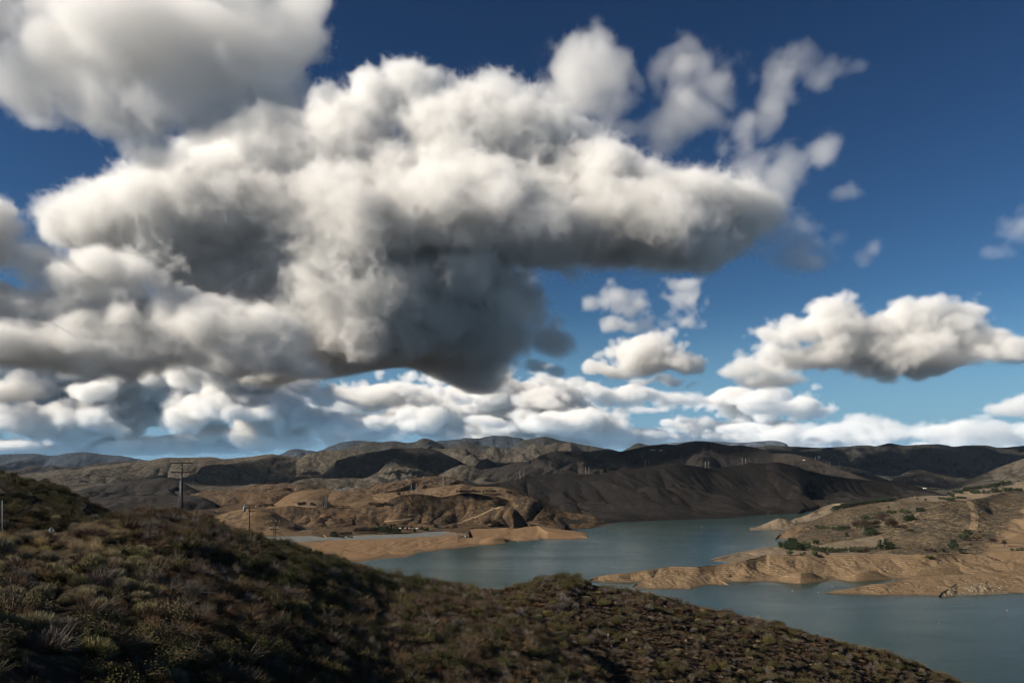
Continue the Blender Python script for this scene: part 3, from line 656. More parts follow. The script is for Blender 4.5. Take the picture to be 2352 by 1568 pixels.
def world(px, py, Y):
    return Vector(((px - 512) / F * Y, Y, CH - (py - HOR) / F * Y))

def rowz(py, Y):
    return CH - (py - HOR) / F * Y

WOOD = flat('weathered_pole_wood', (.034, .020, .013), .85, .3, 2.0)
STEEL = flat('galvanised_steel', (.30, .31, .32), .5, .15, 3.0, metal=.4)
GREY = flat('grey_paint', (.30, .31, .32), .6, .1, 2.0)
PORC = flat('porcelain', (.45, .46, .47), .25, .1, 6.0)
WHITE = flat('white_paint', (.74, .74, .72), .5, .08, 1.0)
CREAM = flat('cream_wall', (.55, .46, .33), .8, .12, .5)
TANK = flat('tank_paint', (.30, .28, .21), .7, .12, .2)
DARKROOF = flat('dark_roof', (.07, .055, .045), .8, .2, 1.0)
RED = flat('red_paint', (.42, .11, .07), .7, .2, 1.0)
GLASS = flat('dark_window', (.02, .025, .03), .15, .2, 1.0, spec=.6)
RUBBER = flat('tyre_rubber', (.02, .02, .02), .8, .2, 1.0)
LATT = flat('lattice_steel', (.17, .165, .16), .6, .15, 1.0)
BLUEP = flat('blue_paint', (.06, .12, .25), .5, .1, 1.0)

def ground_at(x, y, z=600):
    ok, loc, *_ = sc.ray_cast(DG, Vector((x, y, z)), Vector((0, 0, -1)), distance=2000)
    return loc.z if ok else 0.0

# ------------------------------------------------------------------ utility poles
def utility_pole(px, top, Y, arms, label, r=.18, conduit=False, can=False, guy=False, brace=False, low=2.0):
    x = (px - 512) / F * Y
    g = ground_at(x, Y) - .4
    H = rowz(top, Y) - g
    root = empty('utility_pole', (x, Y, g))
    tag(root, label, 'utility pole', 'wooden utility poles')
    MB().tube([(0, 0, 0), (0, 0, H * .5), (0, 0, H)], [r, r * .85, r * .68], 10).build('pole', WOOD, root, True)
    for (dz, half, off, ins) in arms:
        z = H - dz
        a = MB().box((off, -r * .9, z), (2 * half, .18, .24 if conduit else .18)).build('crossarm', WOOD, root)
        for s in ins:
            m = MB().tube([(off + s * half, -r * .9, z + .085), (off + s * half, -r * .9, z + .22), (off + s * half, -r * .9, z + .26), (off + s * half, -r * .9, z + .42), (off + s * half, -r * .9, z + .50)], [.03, .03, .075, .07, .03], 8)
            m.build('insulator', PORC, a, True)
        if brace:
            for s in (-1, 1):
                MB().tube([(off + s * half * .55, -r * 1.2, z - .05), (0, -r * 1.2, z - .95)], .035, 5).build('brace', STEEL, root)
    if conduit:
        MB().tube([(-r * 1.75, -r * .4, 0), (-r * 1.75, -r * .4, H * .72)], .075, 8).build('conduit', STEEL, root, True)
        for s, dz in ((-1.9, 1.9), (-1.0, 1.9), (1.9, 1.9)):
            MB().tube([(s, -r, H - dz), (s * .7, -r, H - dz - 1.1), (s * .15 - .2, -r, H - dz - 1.9), (-r * 1.75, -r * .4, H * .70)], .035, 5).build('cable', RUBBER, root, True)
    if can:
        t_ = MB().tube([(-1.1, -.1, H - 1.35), (-1.1, -.1, H - .25), (-1.1, -.1, H - .15)], [.26, .26, .18], 12).build('transformer', GREY, root, True)
        MB().tube([(-1.1, -.1, H - .16), (-1.1, -.1, H + .2)], .05, 6).build('bushing', PORC, t_)
        MB().tube([(.45, -.1, H - 2.3), (.45, -.1, H - 1.7)], .14, 8).build('fuse_box', PORC, root, True)
    if guy:
        MB().tube([(-.1, 0, H * .7), (-H * .095, -.2, 0)], .02, 4).build('guy_wire', STEEL, root)
    return root

utility_pole(182, 460.6, 160, [(.35, 2.15, 0, (-.98, .98)), (2.2, 2.15, 0, (-.9, -.5, .82))], 'tall wooden utility pole with two crossarms and a bright metal conduit', r=.18, conduit=True, guy=True, brace=True)
utility_pole(249.5, 505, 176, [(.6, 1.35, .2, (-.9, .9)), (1.15, .8, .5, (.95,))], 'wooden utility pole carrying a grey transformer can', r=.125, can=True)
utility_pole(275.2, 520.6, 186, [(.25, 1.0, .05, (-.95, 0.0, .95))], 'thin wooden utility pole with one crossarm at its top, taller of a close pair', r=.115)
utility_pole(273.8, 527.0, 190, [(.3, .95, .0, (-.95, .95))], 'short wooden utility pole behind its taller twin', r=.115)

# thin post and road sign at the left
Y = 108
x = (2.3 - 512) / F * Y
g = ground_at(x, Y) - .3
root = empty('metal_post', (x, Y, g))
tag(root, 'thin grey metal post rising from the grass at the left edge', 'post')
MB().tube([(0, 0, 0), (0, 0, rowz(500, Y) - g)], .055, 8).build('post', GREY, root, True)
MB().tube([(0, 0, rowz(500, Y) - g), (0, 0, rowz(500, Y) - g + .05)], [.07, .05], 8).build('cap', STEEL, root, True)
Y = 113
x = (51.2 - 512) / F * Y
g = ground_at(x, Y) - .3
root = empty('road_sign', (x, Y, g))
tag(root, 'diamond road sign seen from its bare grey back', 'road sign')
zc_ = rowz(529.5, Y) - g
MB().tube([(0, .05, 0), (0, .05, zc_ + .45)], .05, 6).build('post', WOOD, root)
m = MB()
hh = .49
m.v = [(-hh, 0, zc_), (0, 0, zc_ - hh), (hh, 0, zc_), (0, 0, zc_ + hh), (-hh, .012, zc_), (0, .012, zc_ - hh), (hh, .012, zc_), (0, .012, zc_ + hh)]
m.f = [(0, 1, 2, 3), (7, 6, 5, 4), (0, 4, 5, 1), (1, 5, 6, 2), (2, 6, 7, 3), (3, 7, 4, 0)]
sp = m.build('panel', GREY, root)
MB().box((0, -.03, zc_), (.10, .05, .8)).build('bracket', RUBBER, sp)

# small lamp by the dam and the yucca stalk
Y = 420
x = (219.1 - 512) / F * Y
g = ground_at(x, Y)
root = empty('lamp_post', (x, Y, g - .3))
tag(root, 'slim lamp post showing above the brush before the smooth graded slope', 'lamp post')
zt = rowz(522.5, Y) - g + .3
MB().tube([(0, 0, 0), (0, 0, zt)], .12, 6).build('pole', GREY, root)
MB().box((0, 0, zt + .2), (.9, .5, .4)).build('lamp_head', WHITE, root)

def yucca(px, top, Y, label):
    x = (px - 512) / F * Y
    g = ground_at(x, Y)
    H = rowz(top, Y) - g
    root = empty('yucca_stalk', (x, Y, g))
    tag(root, label, 'plant')
    MB().tube([(0, 0, 0), (.05, 0, H * .6), (.02, 0, H)], [.07, .05, .02], 6).build('stalk', WOOD, root, True)
    rnd = random.Random(3)
    m = MB()
    for k in range(34):
        z = H * rnd.uniform(.62, .98)
        a = rnd.uniform(0, 6.28)
        L = .34 * (1.25 - z / H) * 1.8
        m.tube([(0, 0, z), (math.cos(a) * L, math.sin(a) * L, z + .06)], [.045, .07], 4)
    m.build('seed_pods', flat('dry_pods', (.24, .18, .10), .9), root)
    return root
yucca(394.4, 568.0, 188, 'dried yucca flower stalk standing above the brush against the water')

# ------------------------------------------------------------------ transmission towers
def lattice(H, wbase=.17, wtop=.035):
    m = MB()
    lv = [0, .2, .37, .52, .65, .76, .86, 1.0]
    def wd(t_):
        return H * (wbase * (1 - t_) ** 1.25 + wtop) / 2
    r = H * .0055
    for k in range(len(lv) - 1):
        a, b = lv[k], lv[k + 1]
        wa, wb = wd(a), wd(b)
        C4 = [(-1, -1), (1, -1), (1, 1), (-1, 1)]
        for i in range(4):
            p, q = C4[i], C4[(i + 1) % 4]
            m.tube([(p[0] * wa, p[1] * wa, a * H), (p[0] * wb, p[1] * wb, b * H)], r * 1.25, 4)
            m.tube([(p[0] * wa, p[1] * wa, a * H), (q[0] * wb, q[1] * wb, b * H)], r * .75, 4)
            m.tube([(q[0] * wa, q[1] * wa, a * H), (p[0] * wb, p[1] * wb, b * H)], r * .75, 4)
    return m
TOW = empty('transmission_tower', (0, 0, -3000))
lattice(40).build('lattice_mast', LATT, TOW)
for zz, hw in ((.66, 6.4), (.78, 5.6), (.90, 4.8)):
    m = MB()
    m.tube([(-hw, 0, zz * 40 - 1.8), (-hw, 0, zz * 40), (-1.2, 0, zz * 40 + 1.4), (1.2, 0, zz * 40 + 1.4), (hw, 0, zz * 40), (hw, 0, zz * 40 - 1.8)], .18, 4)
    m.tube([(-hw, 0, zz * 40), (-1.2, 0, zz * 40 - .4), (1.2, 0, zz * 40 - .4), (hw, 0, zz * 40)], .2, 4)
    m.build('crossarm', LATT, TOW)
YTOW = empty('transmission_tower', (0, 0, -3000))
m = MB()
for s in (-1, 1):
    for d in (-1, 1):
        m.tube([(s * 4, d * 3, 0), (s * 1.2, d * 1.2, 20), (s * 6.5, d * 1.0, 34)], .26, 4)
    for k in range(4):
        z0, z1 = 5 * k, 5 * k + 5
        m.tube([(-(4 - .14 * z0), s * (3 - .09 * z0), z0), ((4 - .14 * z1), s * (3 - .09 * z1), z1)], .16, 4)
        m.tube([((4 - .14 * z0), s * (3 - .09 * z0), z0), (-(4 - .14 * z1), s * (3 - .09 * z1), z1)], .16, 4)
m.build('lattice_mast', LATT, YTOW)
MB().tube([(-11, 0, 34), (11, 0, 34)], .3, 4).tube([(-11, 0, 34), (-6.5, 0, 36.5), (6.5, 0, 36.5), (11, 0, 34)], .2, 4).build('crossarm', LATT, YTOW)

TOWERS = [  # region, base column, base row, top row, shape, where it stands
    (1, 605, 752, 645, 0, 'above the lakeside trees, left of its pair'),
    (1, 640, 752, 645, 0, 'above the lakeside trees, right of its pair'),
    (1, 1428, 622, 538, 0, 'on the pale rounded hill, left of its pair'),
    (1, 1473, 620, 528, 0, 'on the pale rounded hill, right of its pair'),
    (1, 1720, 555, 465, 0, 'below the valley road, left of its pair'),
    (1, 1765, 547, 460, 0, 'below the valley road, right of its pair'),
    (1, 365, 600, 541, 1, 'with spread arms, tallest on the low brown hills'),
    (1, 115, 612, 565, 1, 'with spread arms, leftmost on the low brown hills'),
    (1, 1035, 566, 541, 1, 'with spread arms half hidden by the fluted hill'),
    (2, 72, 488, 415, 0, 'at the left foot of the dark burnt ridge, first of two'),
    (2, 109, 484, 405, 0, 'at the left foot of the dark burnt ridge, second of two'),
    (2, 676, 443, 379, 0, 'behind the saddle of the fluted ridge, left of its pair'),
    (2, 707, 441, 377, 0, 'behind the saddle of the fluted ridge, right of its pair'),
    (2, 1225, 377, 310, 0, 'by the fluted ridge top, left of two'),
    (2, 1257, 372, 307, 0, 'by the fluted ridge top, right of two'),
    (2, 1776, 392, 330, 0, 'in the dip behind the fluted ridge, left one'),
    (2, 1805, 395, 326, 0, 'in the dip behind the fluted ridge, right one'),
    (2, 2115, 362, 293, 0, 'high against the dark burnt ridge, taller of two'),
    (2, 2146, 352, 299, 0, 'high against the dark burnt ridge, shorter of two'),
    (3, 435, 316, 285, 0, 'left of the beige water tank'),
    (3, 543, 362, 320, 0, 'right of the beige water tank, nearer of two'),
    (3, 568, 370, 325, 0, 'right of the beige water tank, lower of two'),
    (3, 655, 364, 325, 0, 'on the brown spur behind the dark ridge'),
    (3, 765, 190, 168, 1, 'on the right skyline, left of its pair'),
    (3, 805, 188, 164, 1, 'on the right skyline, right of its pair'),
]
for k, (rg, bx, b0, t0, shp, where) in enumerate(TOWERS):
    (px, py), = U(rg, (bx, b0))
    h = hit(px, py, 30)
    if h is None:
        continue
    hp = (b0 - t0) * S / F * h.y
    proto = YTOW if shp else TOW
    dup(proto, (h.x, h.y, h.z - .5), random.uniform(-.5, .5), hp / (36.5 if shp else 40), 'steel lattice power tower ' + where, 'lattice power towers')
for proto in (TOW, YTOW):
    for ch in list(proto.children):
        bpy.data.objects.remove(ch)
    bpy.data.objects.remove(proto)
for o in sc.objects:
    if o.name.startswith('transmission_tower'):
        o['category'] = 'power tower'

# radio masts on two summits
for rg, bx, b0, t0, lab in ((1, 1250, 142, 117, 'thin radio mast on the dark conical summit ridge'), (3, 1575, 171, 158, 'small radio mast on the right skyline')):
    (px, py), = U(rg, (bx, b0))
    h = hit(px, py, 30)
    if h is not None:
        H = (b0 - t0) * S / F * h.y
        root = empty('radio_mast', (h.x, h.y, h.z - 2))
        tag(root, lab, 'radio mast')
        MB().tube([(0, 0, 0), (0, 0, H)], [H * .02, H * .008], 5).build('mast', LATT, root)
        MB().box((0, 0, H * .75), (H * .12, H * .05, H * .08)).build('antenna', WHITE, root)

# ------------------------------------------------------------------ water tank and buildings
(px, py), = U(3, (483, 320))
h = hit(px, py, 20)
D = 28 * S / F * h.y
Ht = 46 * S / F * h.y
root = empty('water_tank', (h.x, h.y + 30, h.z - 2))
tag(root, 'tall beige cylindrical water tank on the dark ridge', 'water tank')
MB().tube([(0, 0, 0), (0, 0, Ht)], D / 2, 32).build('shell', TANK, root, True)
MB().tube([(0, 0, Ht), (0, 0, Ht + D * .05)], [D / 2 * 1.01, D * .06], 32).build('roof', TANK, root)
for a in (0.0,):
    MB().tube([(0, -D / 2 - .4, 0), (0, -D / 2 - .4, Ht)], .3, 4).build('ladder', STEEL, root)

def building(rg, bx, by, wz, hz, label, wall, roof, cat='building', name='building', gable=True, windows=2):
    (px, py), = U(rg, (bx, by))
    h = hit(px, py, 8)
    if h is None:
        return
    k = S / F * h.y
    w_, hh_ = wz * k, hz * k
    d_ = max(w_ * .6, 3)
    root = empty(name, (h.x, h.y + d_ * .3, h.z - .3))
    tag(root, label, cat)
    hw = hh_ * (.68 if gable else .9)
    wl = MB().box((0, 0, hw / 2), (w_, d_, hw)).build('wall', wall, root)
    if gable:
        MB().prism((0, 0, hw + .01), w_, d_, hh_ - hw, .35).build('roof', roof, root)
    else:
        MB().box((0, 0, hw + .16), (w_ + .6, d_ + .6, .3)).build('roof', roof, root)
    for j in range(windows):
        xx = (j + .5) / windows * w_ - w_ / 2
        MB().box((xx, -d_ / 2 - .03, hw * .55), (w_ / windows * .4, .08, hw * .35)).build('window', GLASS, root)
    MB().box((w_ * .36, -d_ / 2 - .04, hw * .36), (min(1.2, w_ * .14), .08, hw * .7)).build('door', DARKROOF, root)
    return root
building(1, 1690, 943, 46, 20, 'brown visitor building with a low dark roof at the lakeside terrace', CREAM, DARKROOF)
building(1, 1325, 948, 22, 12, 'small cream cabin among the lakeside trees', CREAM, WHITE)
building(3, 1442, 584, 24, 13, 'small white building at the foot of the valley', WHITE, WHITE)
building(3, 1353, 652, 15, 11, 'tiny red hut on the pale terrace', RED, DARKROOF, 'hut', 'hut', windows=1)
building(2, 1292, 229, 52, 9, 'long low pale building on the dark burnt ridge', CREAM, WHITE, windows=4, gable=False)
building(2, 1370, 233, 30, 8, 'short white building right of the long one on the dark ridge', WHITE, WHITE)
building(3, 332, 320, 20, 8, 'small pale house near the end of the dark ridge', CREAM, WHITE)

def vehicle(kind, rg, bx, by, wz, label, paint):
    (px, py), = U(rg, (bx, by))
    h = hit(px, py, 8)
    if h is None:
        return
    L = wz * S / F * h.y
    root = empty(kind, (h.x, h.y, h.z), random.uniform(-.25, .25))
    tag(root, label, {'camper_trailer': 'trailer', 'truck': 'truck', 'parked_car': 'car'}[kind])
    if kind == 'truck':
        hh_, wd_ = L * .24, L * .17
        MB().box((L * .08, 0, hh_ * .6), (L * .78, wd_, hh_ * .85)).build('cargo_box', paint, root)
        cab = MB().box((-L * .42, 0, hh_ * .45), (L * .16, wd_, hh_ * .66)).build('cab', WHITE, root)
        MB().box((-L * .505, 0, hh_ * .58), (.06, wd_ * .8, hh_ * .25)).build('windscreen', GLASS, cab)
    elif kind == 'camper_trailer':
        hh_, wd_ = L * .4, L * .36
        m = MB().box((0, 0, hh_ * .58), (L * .95, wd_, hh_ * .75)).box((0, 0, hh_ * 1.0), (L * .8, wd_ * .85, hh_ * .1))
        b = m.build('body', paint, root)
        MB().box((-L * .2, -wd_ / 2 - .03, hh_ * .68), (L * .22, .06, hh_ * .24)).build('window', GLASS, b)
        MB().box((L * .2, -wd_ / 2 - .03, hh_ * .5), (L * .1, .06, hh_ * .5)).build('door', CREAM, b)
        wd_ *= .95
    else:
        hh_, wd_ = L * .34, L * .4
        MB().box((0, 0, hh_ * .42), (L, wd_, hh_ * .42)).build('body', paint, root)
        m = MB()
        m.v = [(-L * .3, -wd_ * .45, hh_ * .63), (L * .36, -wd_ * .45, hh_ * .63), (L * .36, wd_ * .45, hh_ * .63), (-L * .3, wd_ * .45, hh_ * .63),
               (-L * .12, -wd_ * .38, hh_), (L * .24, -wd_ * .38, hh_), (L * .24, wd_ * .38, hh_), (-L * .12, wd_ * .38, hh_)]
        m.f = [(3, 2, 1, 0), (4, 5, 6, 7), (0, 1, 5, 4), (1, 2, 6, 5), (2, 3, 7, 6), (3, 0, 4, 7)]
        m.build('cabin', GLASS, root)
    rr = max(.33, L * .045)
    for sx_ in (-.36, .34):
        for sy in (-1, 1):
            MB().tube([(L * sx_, sy * wd_ * .5 - .1, rr), (L * sx_, sy * wd_ * .5 + .1, rr)], rr, 10).build('wheel', RUBBER, root)
vehicle('camper_trailer', 1, 1368, 946, 20, 'cream camper trailer parked left of the white ones by the lakeside trees', CREAM)
vehicle('camper_trailer', 1, 1400, 948, 24, 'white camper trailer parked in the middle of the lakeside terrace', WHITE)
vehicle('camper_trailer', 1, 1436, 946, 22, 'white camper trailer right beside the middle one', WHITE)
vehicle('camper_trailer', 1, 1478, 950, 24, 'white camper trailer at the right end of the parked row', WHITE)
vehicle('parked_car', 1, 1415, 962, 13, 'small blue car parked in front of the white trailers', BLUEP)
vehicle('parked_car', 1, 1595, 958, 13, 'white car parked left of another near the visitor building', WHITE)
vehicle('parked_car', 1, 1622, 958, 13, 'grey car parked closest to the visitor building', GREY)
vehicle('truck', 1, 803, 579, 20, 'white truck at the low end of the valley road', WHITE)
vehicle('truck', 1, 925, 564, 16, 'white truck on the lower half of the valley road', WHITE)
vehicle('truck', 1, 1150, 532, 18, 'pale truck halfway up the valley road', GREY)
vehicle('truck', 1, 1385, 499, 20, 'white truck high up the valley road', WHITE)
vehicle('truck', 1, 1540, 473, 16, 'white truck near the top of the valley road', WHITE)

# concrete spillway chute beside the dam
(px, py), = U(1, (640, 1038))
h = hit(px, py, 4)
k = S / F * h.y
root = empty('spillway_chute', (h.x, h.y, h.z - .3))
tag(root, 'pale concrete spillway chute at the end of the stone bank', 'spillway')
m = MB()
for q in range(7):
    a = q / 6
    m.box((-14 * k + 26 * k * a + .002 * q, -.5 * q, 30 * k - 24 * k * a ** 1.3), (6 * k, 5 * k + .01 * q, 5 * k - .1 * q))
m.build('channel', flat('pale_concrete', (.52, .42, .30), .8), root)
m = MB().box((-16 * k, .5, 33 * k), (9 * k, 6 * k, 3 * k))
m.build('headwall', CREAM, root)

# ------------------------------------------------------------------ buoys
BU = [(U, 2, 1744, 936, 'far out in front of the fluted ridge'), (U, 2, 1571, 995, 'in open water left of the small dome shaped point'), (U, 2, 338, 1086, 'off the low tan point, right of two'),
      (U, 2, 204, 1106, 'off the low tan point, left of two'), (U, 2, 52, 1067, 'close to the left shore mounds'), (U, 3, 90, 972, 'between the dome shaped point and the eroded point'),
      (Lo, 3, 223, 713, 'left of the tip of the long tan spit, farther one'), (Lo, 3, 460, 727, 'touching the tip of the long tan spit'), (Lo, 3, 588, 669, 'in the narrow inlet behind the long tan spit'),
      (Lo, 3, 1570, 1012, 'alone in the dark water below the long tan spit')]
for fn, rg, bx, by, where in BU:
    (px, py), = fn(rg, (bx, by))
    Yb = CH * F / (py - HOR)
    root = empty('buoy', ((px - 512) / F * Yb, Yb, 0))
    tag(root, 'small white buoy ' + where, 'buoy', 'white buoys on the water')
    q = Yb / F * .40
    MB().tube([(0, 0, -.3 * q), (0, 0, .0), (0, 0, .8 * q), (0, 0, 1.0 * q)], [.35 * q, .45 * q, .42 * q, .2 * q], 10).build('float', WHITE, root, True)
    MB().tube([(0, 0, 1.0 * q), (0, 0, 1.7 * q)], .1 * q, 6).build('marker', WHITE, root)
(px, py), = Lo(3, (2198, 888))
Yb = CH * F / (py - HOR)
root = empty('buoy', ((px - 512) / F * Yb, Yb, 0))
tag(root, 'small orange buoy near the right edge of the water', 'buoy')
MB().tube([(0, 0, -.3), (0, 0, 0), (0, 0, .6), (0, 0, .8)], [.35, .5, .45, .15], 10).build('float', RED, root, True)
MB().tube([(0, 0, .78), (0, 0, 1.1)], .06, 6).build('marker', RED, root)

# ------------------------------------------------------------------ rocks in the foreground
import bmesh
t = NT('orange_sandstone')
p = t.n('ShaderNodeTexCoord').outputs['Object']
M['rock'] = t.finish(t.mix(t.noise(p, 2.2, 6), (.15, .095, .055), (.28, .195, .125)), .9, t.bump(t.noise(p, 5, 8, .7), .8, .08), .1)
def rock_mesh(seed):
    bm = bmesh.new()
    bmesh.ops.create_icosphere(bm, subdivisions=3, radius=.5)
    r = random.Random(seed)
    planes = [(Vector((r.gauss(0, 1), r.gauss(0, 1), r.gauss(0, 1))).normalized(), r.uniform(.26, .42)) for _ in range(12)]
    for v in bm.verts:
        for n_, d_ in planes:
            e = v.co.dot(n_) - d_
            if e > 0:
                v.co -= n_ * e
        v.co += v.co.normalized() * .03 * float(gnoise(v.co.x * 4 + seed, v.co.y * 4 + v.co.z * 3, seed))
    me = bpy.data.meshes.new('rock')
    bm.to_mesh(me)
    bm.free()
    me.materials.append(M['rock'])
    return me
RK = [rock_mesh(k) for k in range(5)]
ROCKS = [(2, 890, 1148, 34, 1.2, 'tall orange rock standing alone on the knob'), (2, 1053, 1172, 24, 1.0, 'squarish pale rock right of the tall orange one'), (2, 918, 1234, 20, 1.1, 'upright rock below the tall orange one'),
         (2, 1100, 1142, 18, .7, 'flat pale rock above the squarish one'), (2, 780, 1168, 22, .6, 'low rock left of the tall orange one'), (2, 712, 1168, 56, .45, 'long rock ledge on the left of the knob'),
         (2, 632, 1190, 26, .55, 'reddish low rock furthest left on the knob'), (2, 1130, 1182, 22, .7, 'rounded rock right of the squarish one'), (2, 1172, 1244, 26, .5, 'low tan rock below the rounded one'),
         (2, 1908, 958, 16, 1.7, 'thin upright rock of the cluster on the far brush edge'), (2, 1922, 968, 18, 1.4, 'middle rock of the cluster on the far brush edge'), (2, 1955, 976, 26, .9, 'broad rock of the cluster on the far brush edge'),
         (2, 1600, 1178, 30, .6, 'flat rock between the bushes in the middle of the knob'), (2, 1370, 1113, 18, .6, 'small pale rock among grey bushes'), (2, 890, 1258, 18, .7, 'small rock under the upright one'),
         (2, 2170, 1268, 30, .5, 'broad flat rock low on the right of the knob'), (2, 1070, 1235, 20, .5, 'low stone between two bushes below the squarish rock')]
for k, (rg, bx, by, wz, asp, lab) in enumerate(ROCKS):
    (px, py), = Lo(rg, (bx, by))
    h = hit(px, py, 3)
    if h is None:
        continue
    o = bpy.data.objects.new('rock', RK[k % 5])
    col.objects.link(o)
    q = wz * S / F * h.y * 1.5
    o.location = (h.x, h.y, h.z + q * asp * .3)
    o.scale = (q, q * .9, q * asp)
    o.rotation_euler = (random.uniform(-.3, .3), random.uniform(-.3, .3), random.uniform(0, 6))
    tag(o, lab, 'rock', 'orange rocks on the knob')
# ------------------------------------------------------------------ plants
prng = np.random.default_rng(77)

def leaf_mat(name, c1, c2, hue=.0, rough=.85):
    t = NT(name)
    oi = t.n('ShaderNodeObjectInfo')
    geo = t.n('ShaderNodeNewGeometry')
    v = t.n('ShaderNodeTexCoord').outputs['Object']
    r = t.math('MULTIPLY_ADD', geo.outputs['Random Per Island'], .55, t.math('MULTIPLY', t.noise(v, 2.0, 2), .45))
    c = t.mix(r, c1, c2)
    hs = t.n('ShaderNodeHueSaturation', {'Hue': t.math('MULTIPLY_ADD', oi.outputs['Random'], .035, .4825), 'Saturation': t.math('MULTIPLY_ADD', oi.outputs['Random'], .3, .8),
                                        'Value': t.math('MULTIPLY_ADD', t.math('FRACT', t.math('MULTIPLY', oi.outputs['Random'], 7.31)), .42, .68), 'Color': c})
    return t.finish(hs.outputs[0], rough, spec=.12)

L_OLIVE = leaf_mat('olive_leaves', (.058, .047, .016), (.122, .098, .036))
L_GREEN = leaf_mat('green_leaves', (.038, .041, .016), (.078, .080, .032))
L_SAGE = leaf_mat('sage_tips', (.185, .155, .080), (.30, .255, .14))
L_SAGEST = leaf_mat('sage_stems', (.085, .072, .050), (.15, .125, .088))
L_BROWN = leaf_mat('dry_brown_twigs', (.082, .049, .026), (.165, .104, .056))
L_RED = leaf_mat('russet_twigs', (.085, .038, .018), (.14, .066, .032))
L_GREYTW = leaf_mat('bare_grey_twigs', (.12, .10, .082), (.22, .185, .15))
L_GRASS = leaf_mat('dry_grass', (.26, .185, .085), (.42, .31, .155))
L_PINE = leaf_mat('conifer_needles', (.018, .030, .013), (.042, .060, .026))
L_OAK = leaf_mat('dark_tree_leaves', (.018, .028, .012), (.044, .060, .026))
L_BURNT = leaf_mat('scorched_leaves', (.045, .030, .020), (.085, .058, .038))
L_PALE = leaf_mat('pale_green_leaves', (.040, .050, .022), (.085, .095, .042))
BARK = flat('bark', (.06, .045, .033), .9, .3, 3.0)

def blades(base, tip, w, bend=0.0, seg=2):
    """thin tapering strips from base to tip, as quads; returns verts, faces"""
    n = len(base)
    d = tip - base
    L = np.linalg.norm(d, axis=1, keepdims=True)
    side = np.cross(d, prng.normal(size=(n, 3)))
    side /= np.linalg.norm(side, axis=1, keepdims=True) + 1e-9
    up = np.cross(side, d / L)
    V = []
    for k in range(seg + 1):
        t_ = k / seg
        p = base + d * t_ + up * (bend * L * np.sin(np.pi * t_))
        ww = w * (1 - .75 * t_)
        V += [p - side * ww, p + side * ww]
    V = np.stack(V, 1)
    m = V.shape[1]
    F_ = []
    o = (np.arange(n) * m)[:, None]
    for k in range(seg):
        F_.append(o + np.array([[2 * k, 2 * k + 1, 2 * k + 3, 2 * k + 2]]))
    return V.reshape(-1, 3), np.concatenate(F_, 0)

def leaves(cen, size, nrm=None):
    """small leaf quads"""
    n = len(cen)
    a = prng.normal(size=(n, 3))
    if nrm is not None:
        a = a * .7 + nrm
    a /= np.linalg.norm(a, axis=1, keepdims=True)
    b = np.cross(a, prng.normal(size=(n, 3)))
    b /= np.linalg.norm(b, axis=1, keepdims=True)
    c_ = np.cross(a, b)
    s = (size * prng.uniform(.6, 1.3, n))[:, None]
    V = np.stack([cen - b * s, cen - c_ * s * .55, cen + b * s, cen + c_ * s * .55], 1)
    return V.reshape(-1, 3), np.arange(4 * n).reshape(n, 4)

def join(*parts):
    V, Fc, o = [], [], 0
    for v, f in parts:
        V.append(v)
        Fc.append(f + o)
        o += len(v)
    return np.concatenate(V), np.concatenate(Fc)

def me_of(name, vf, mat):
    o = mesh_ob(name, vf[0], vf[1], mat)
    me = o.data
    bpy.data.objects.remove(o)
    return me

def dirs(n, zmin=0.0, zpow=1.0):
    a = prng.uniform(0, 2 * np.pi, n)
    z = zmin + (1 - zmin) * prng.uniform(0, 1, n) ** zpow
    r = np.sqrt(np.clip(1 - z * z, 0, 1))
    return np.stack([np.cos(a) * r, np.sin(a) * r, z], 1)

def leafy_shrub(nl=1500, R=1.0, H=.85):
    k = int(prng.integers(7, 11))
    cc = dirs(k, .05) * np.array([R * .62, R * .62, H * .62]) * prng.uniform(.45, 1.35, (k, 1))
    rr = prng.uniform(.26, .44, k) * R
    which = prng.integers(0, k, nl)
    d = prng.normal(size=(nl, 3))
    d /= np.linalg.norm(d, axis=1, keepdims=True)
    p = cc[which] + d * (rr[which] * prng.uniform(.55, 1.08, nl))[:, None]
    p[:, 2] = np.abs(p[:, 2]) + .05
    sp = dirs(90, .2) * np.array([R, R, H * 1.15]) * prng.uniform(.75, 1.2, (90, 1))
    tips = np.repeat(sp, 4, 0) + prng.normal(size=(360, 3)) * .05
    lv = leaves(np.concatenate([p, tips]), .040, np.concatenate([d, tips]))
    tw = blades(sp * .1, sp * .97, np.full((90, 1), .010), .08, 2)
    return lv, tw

def twig_shrub(n=900, R=1.0, H=.8, w=.012, zmin=.02):
    d = dirs(n, zmin)
    ph = prng.uniform(0, 6.28, 3)
    az = np.arctan2(d[:, 1], d[:, 0])
    lob = 1 + .22 * np.sin(2 * az + ph[0]) + .18 * np.sin(3 * az + ph[1] + 3 * d[:, 2]) + .12 * np.sin(7 * az + ph[2])
    L = prng.uniform(.55, 1.1, (n, 1)) * lob[:, None]
    tip = d * np.array([R, R, H]) * L
    tip += prng.normal(size=(n, 3)) * .07
    base = tip * prng.uniform(.15, .6, (n, 1)) + prng.normal(size=(n, 3)) * .05
    base[:, 2] = np.abs(base[:, 2])
    return blades(base, tip, np.full((n, 1), w), .12, 2)

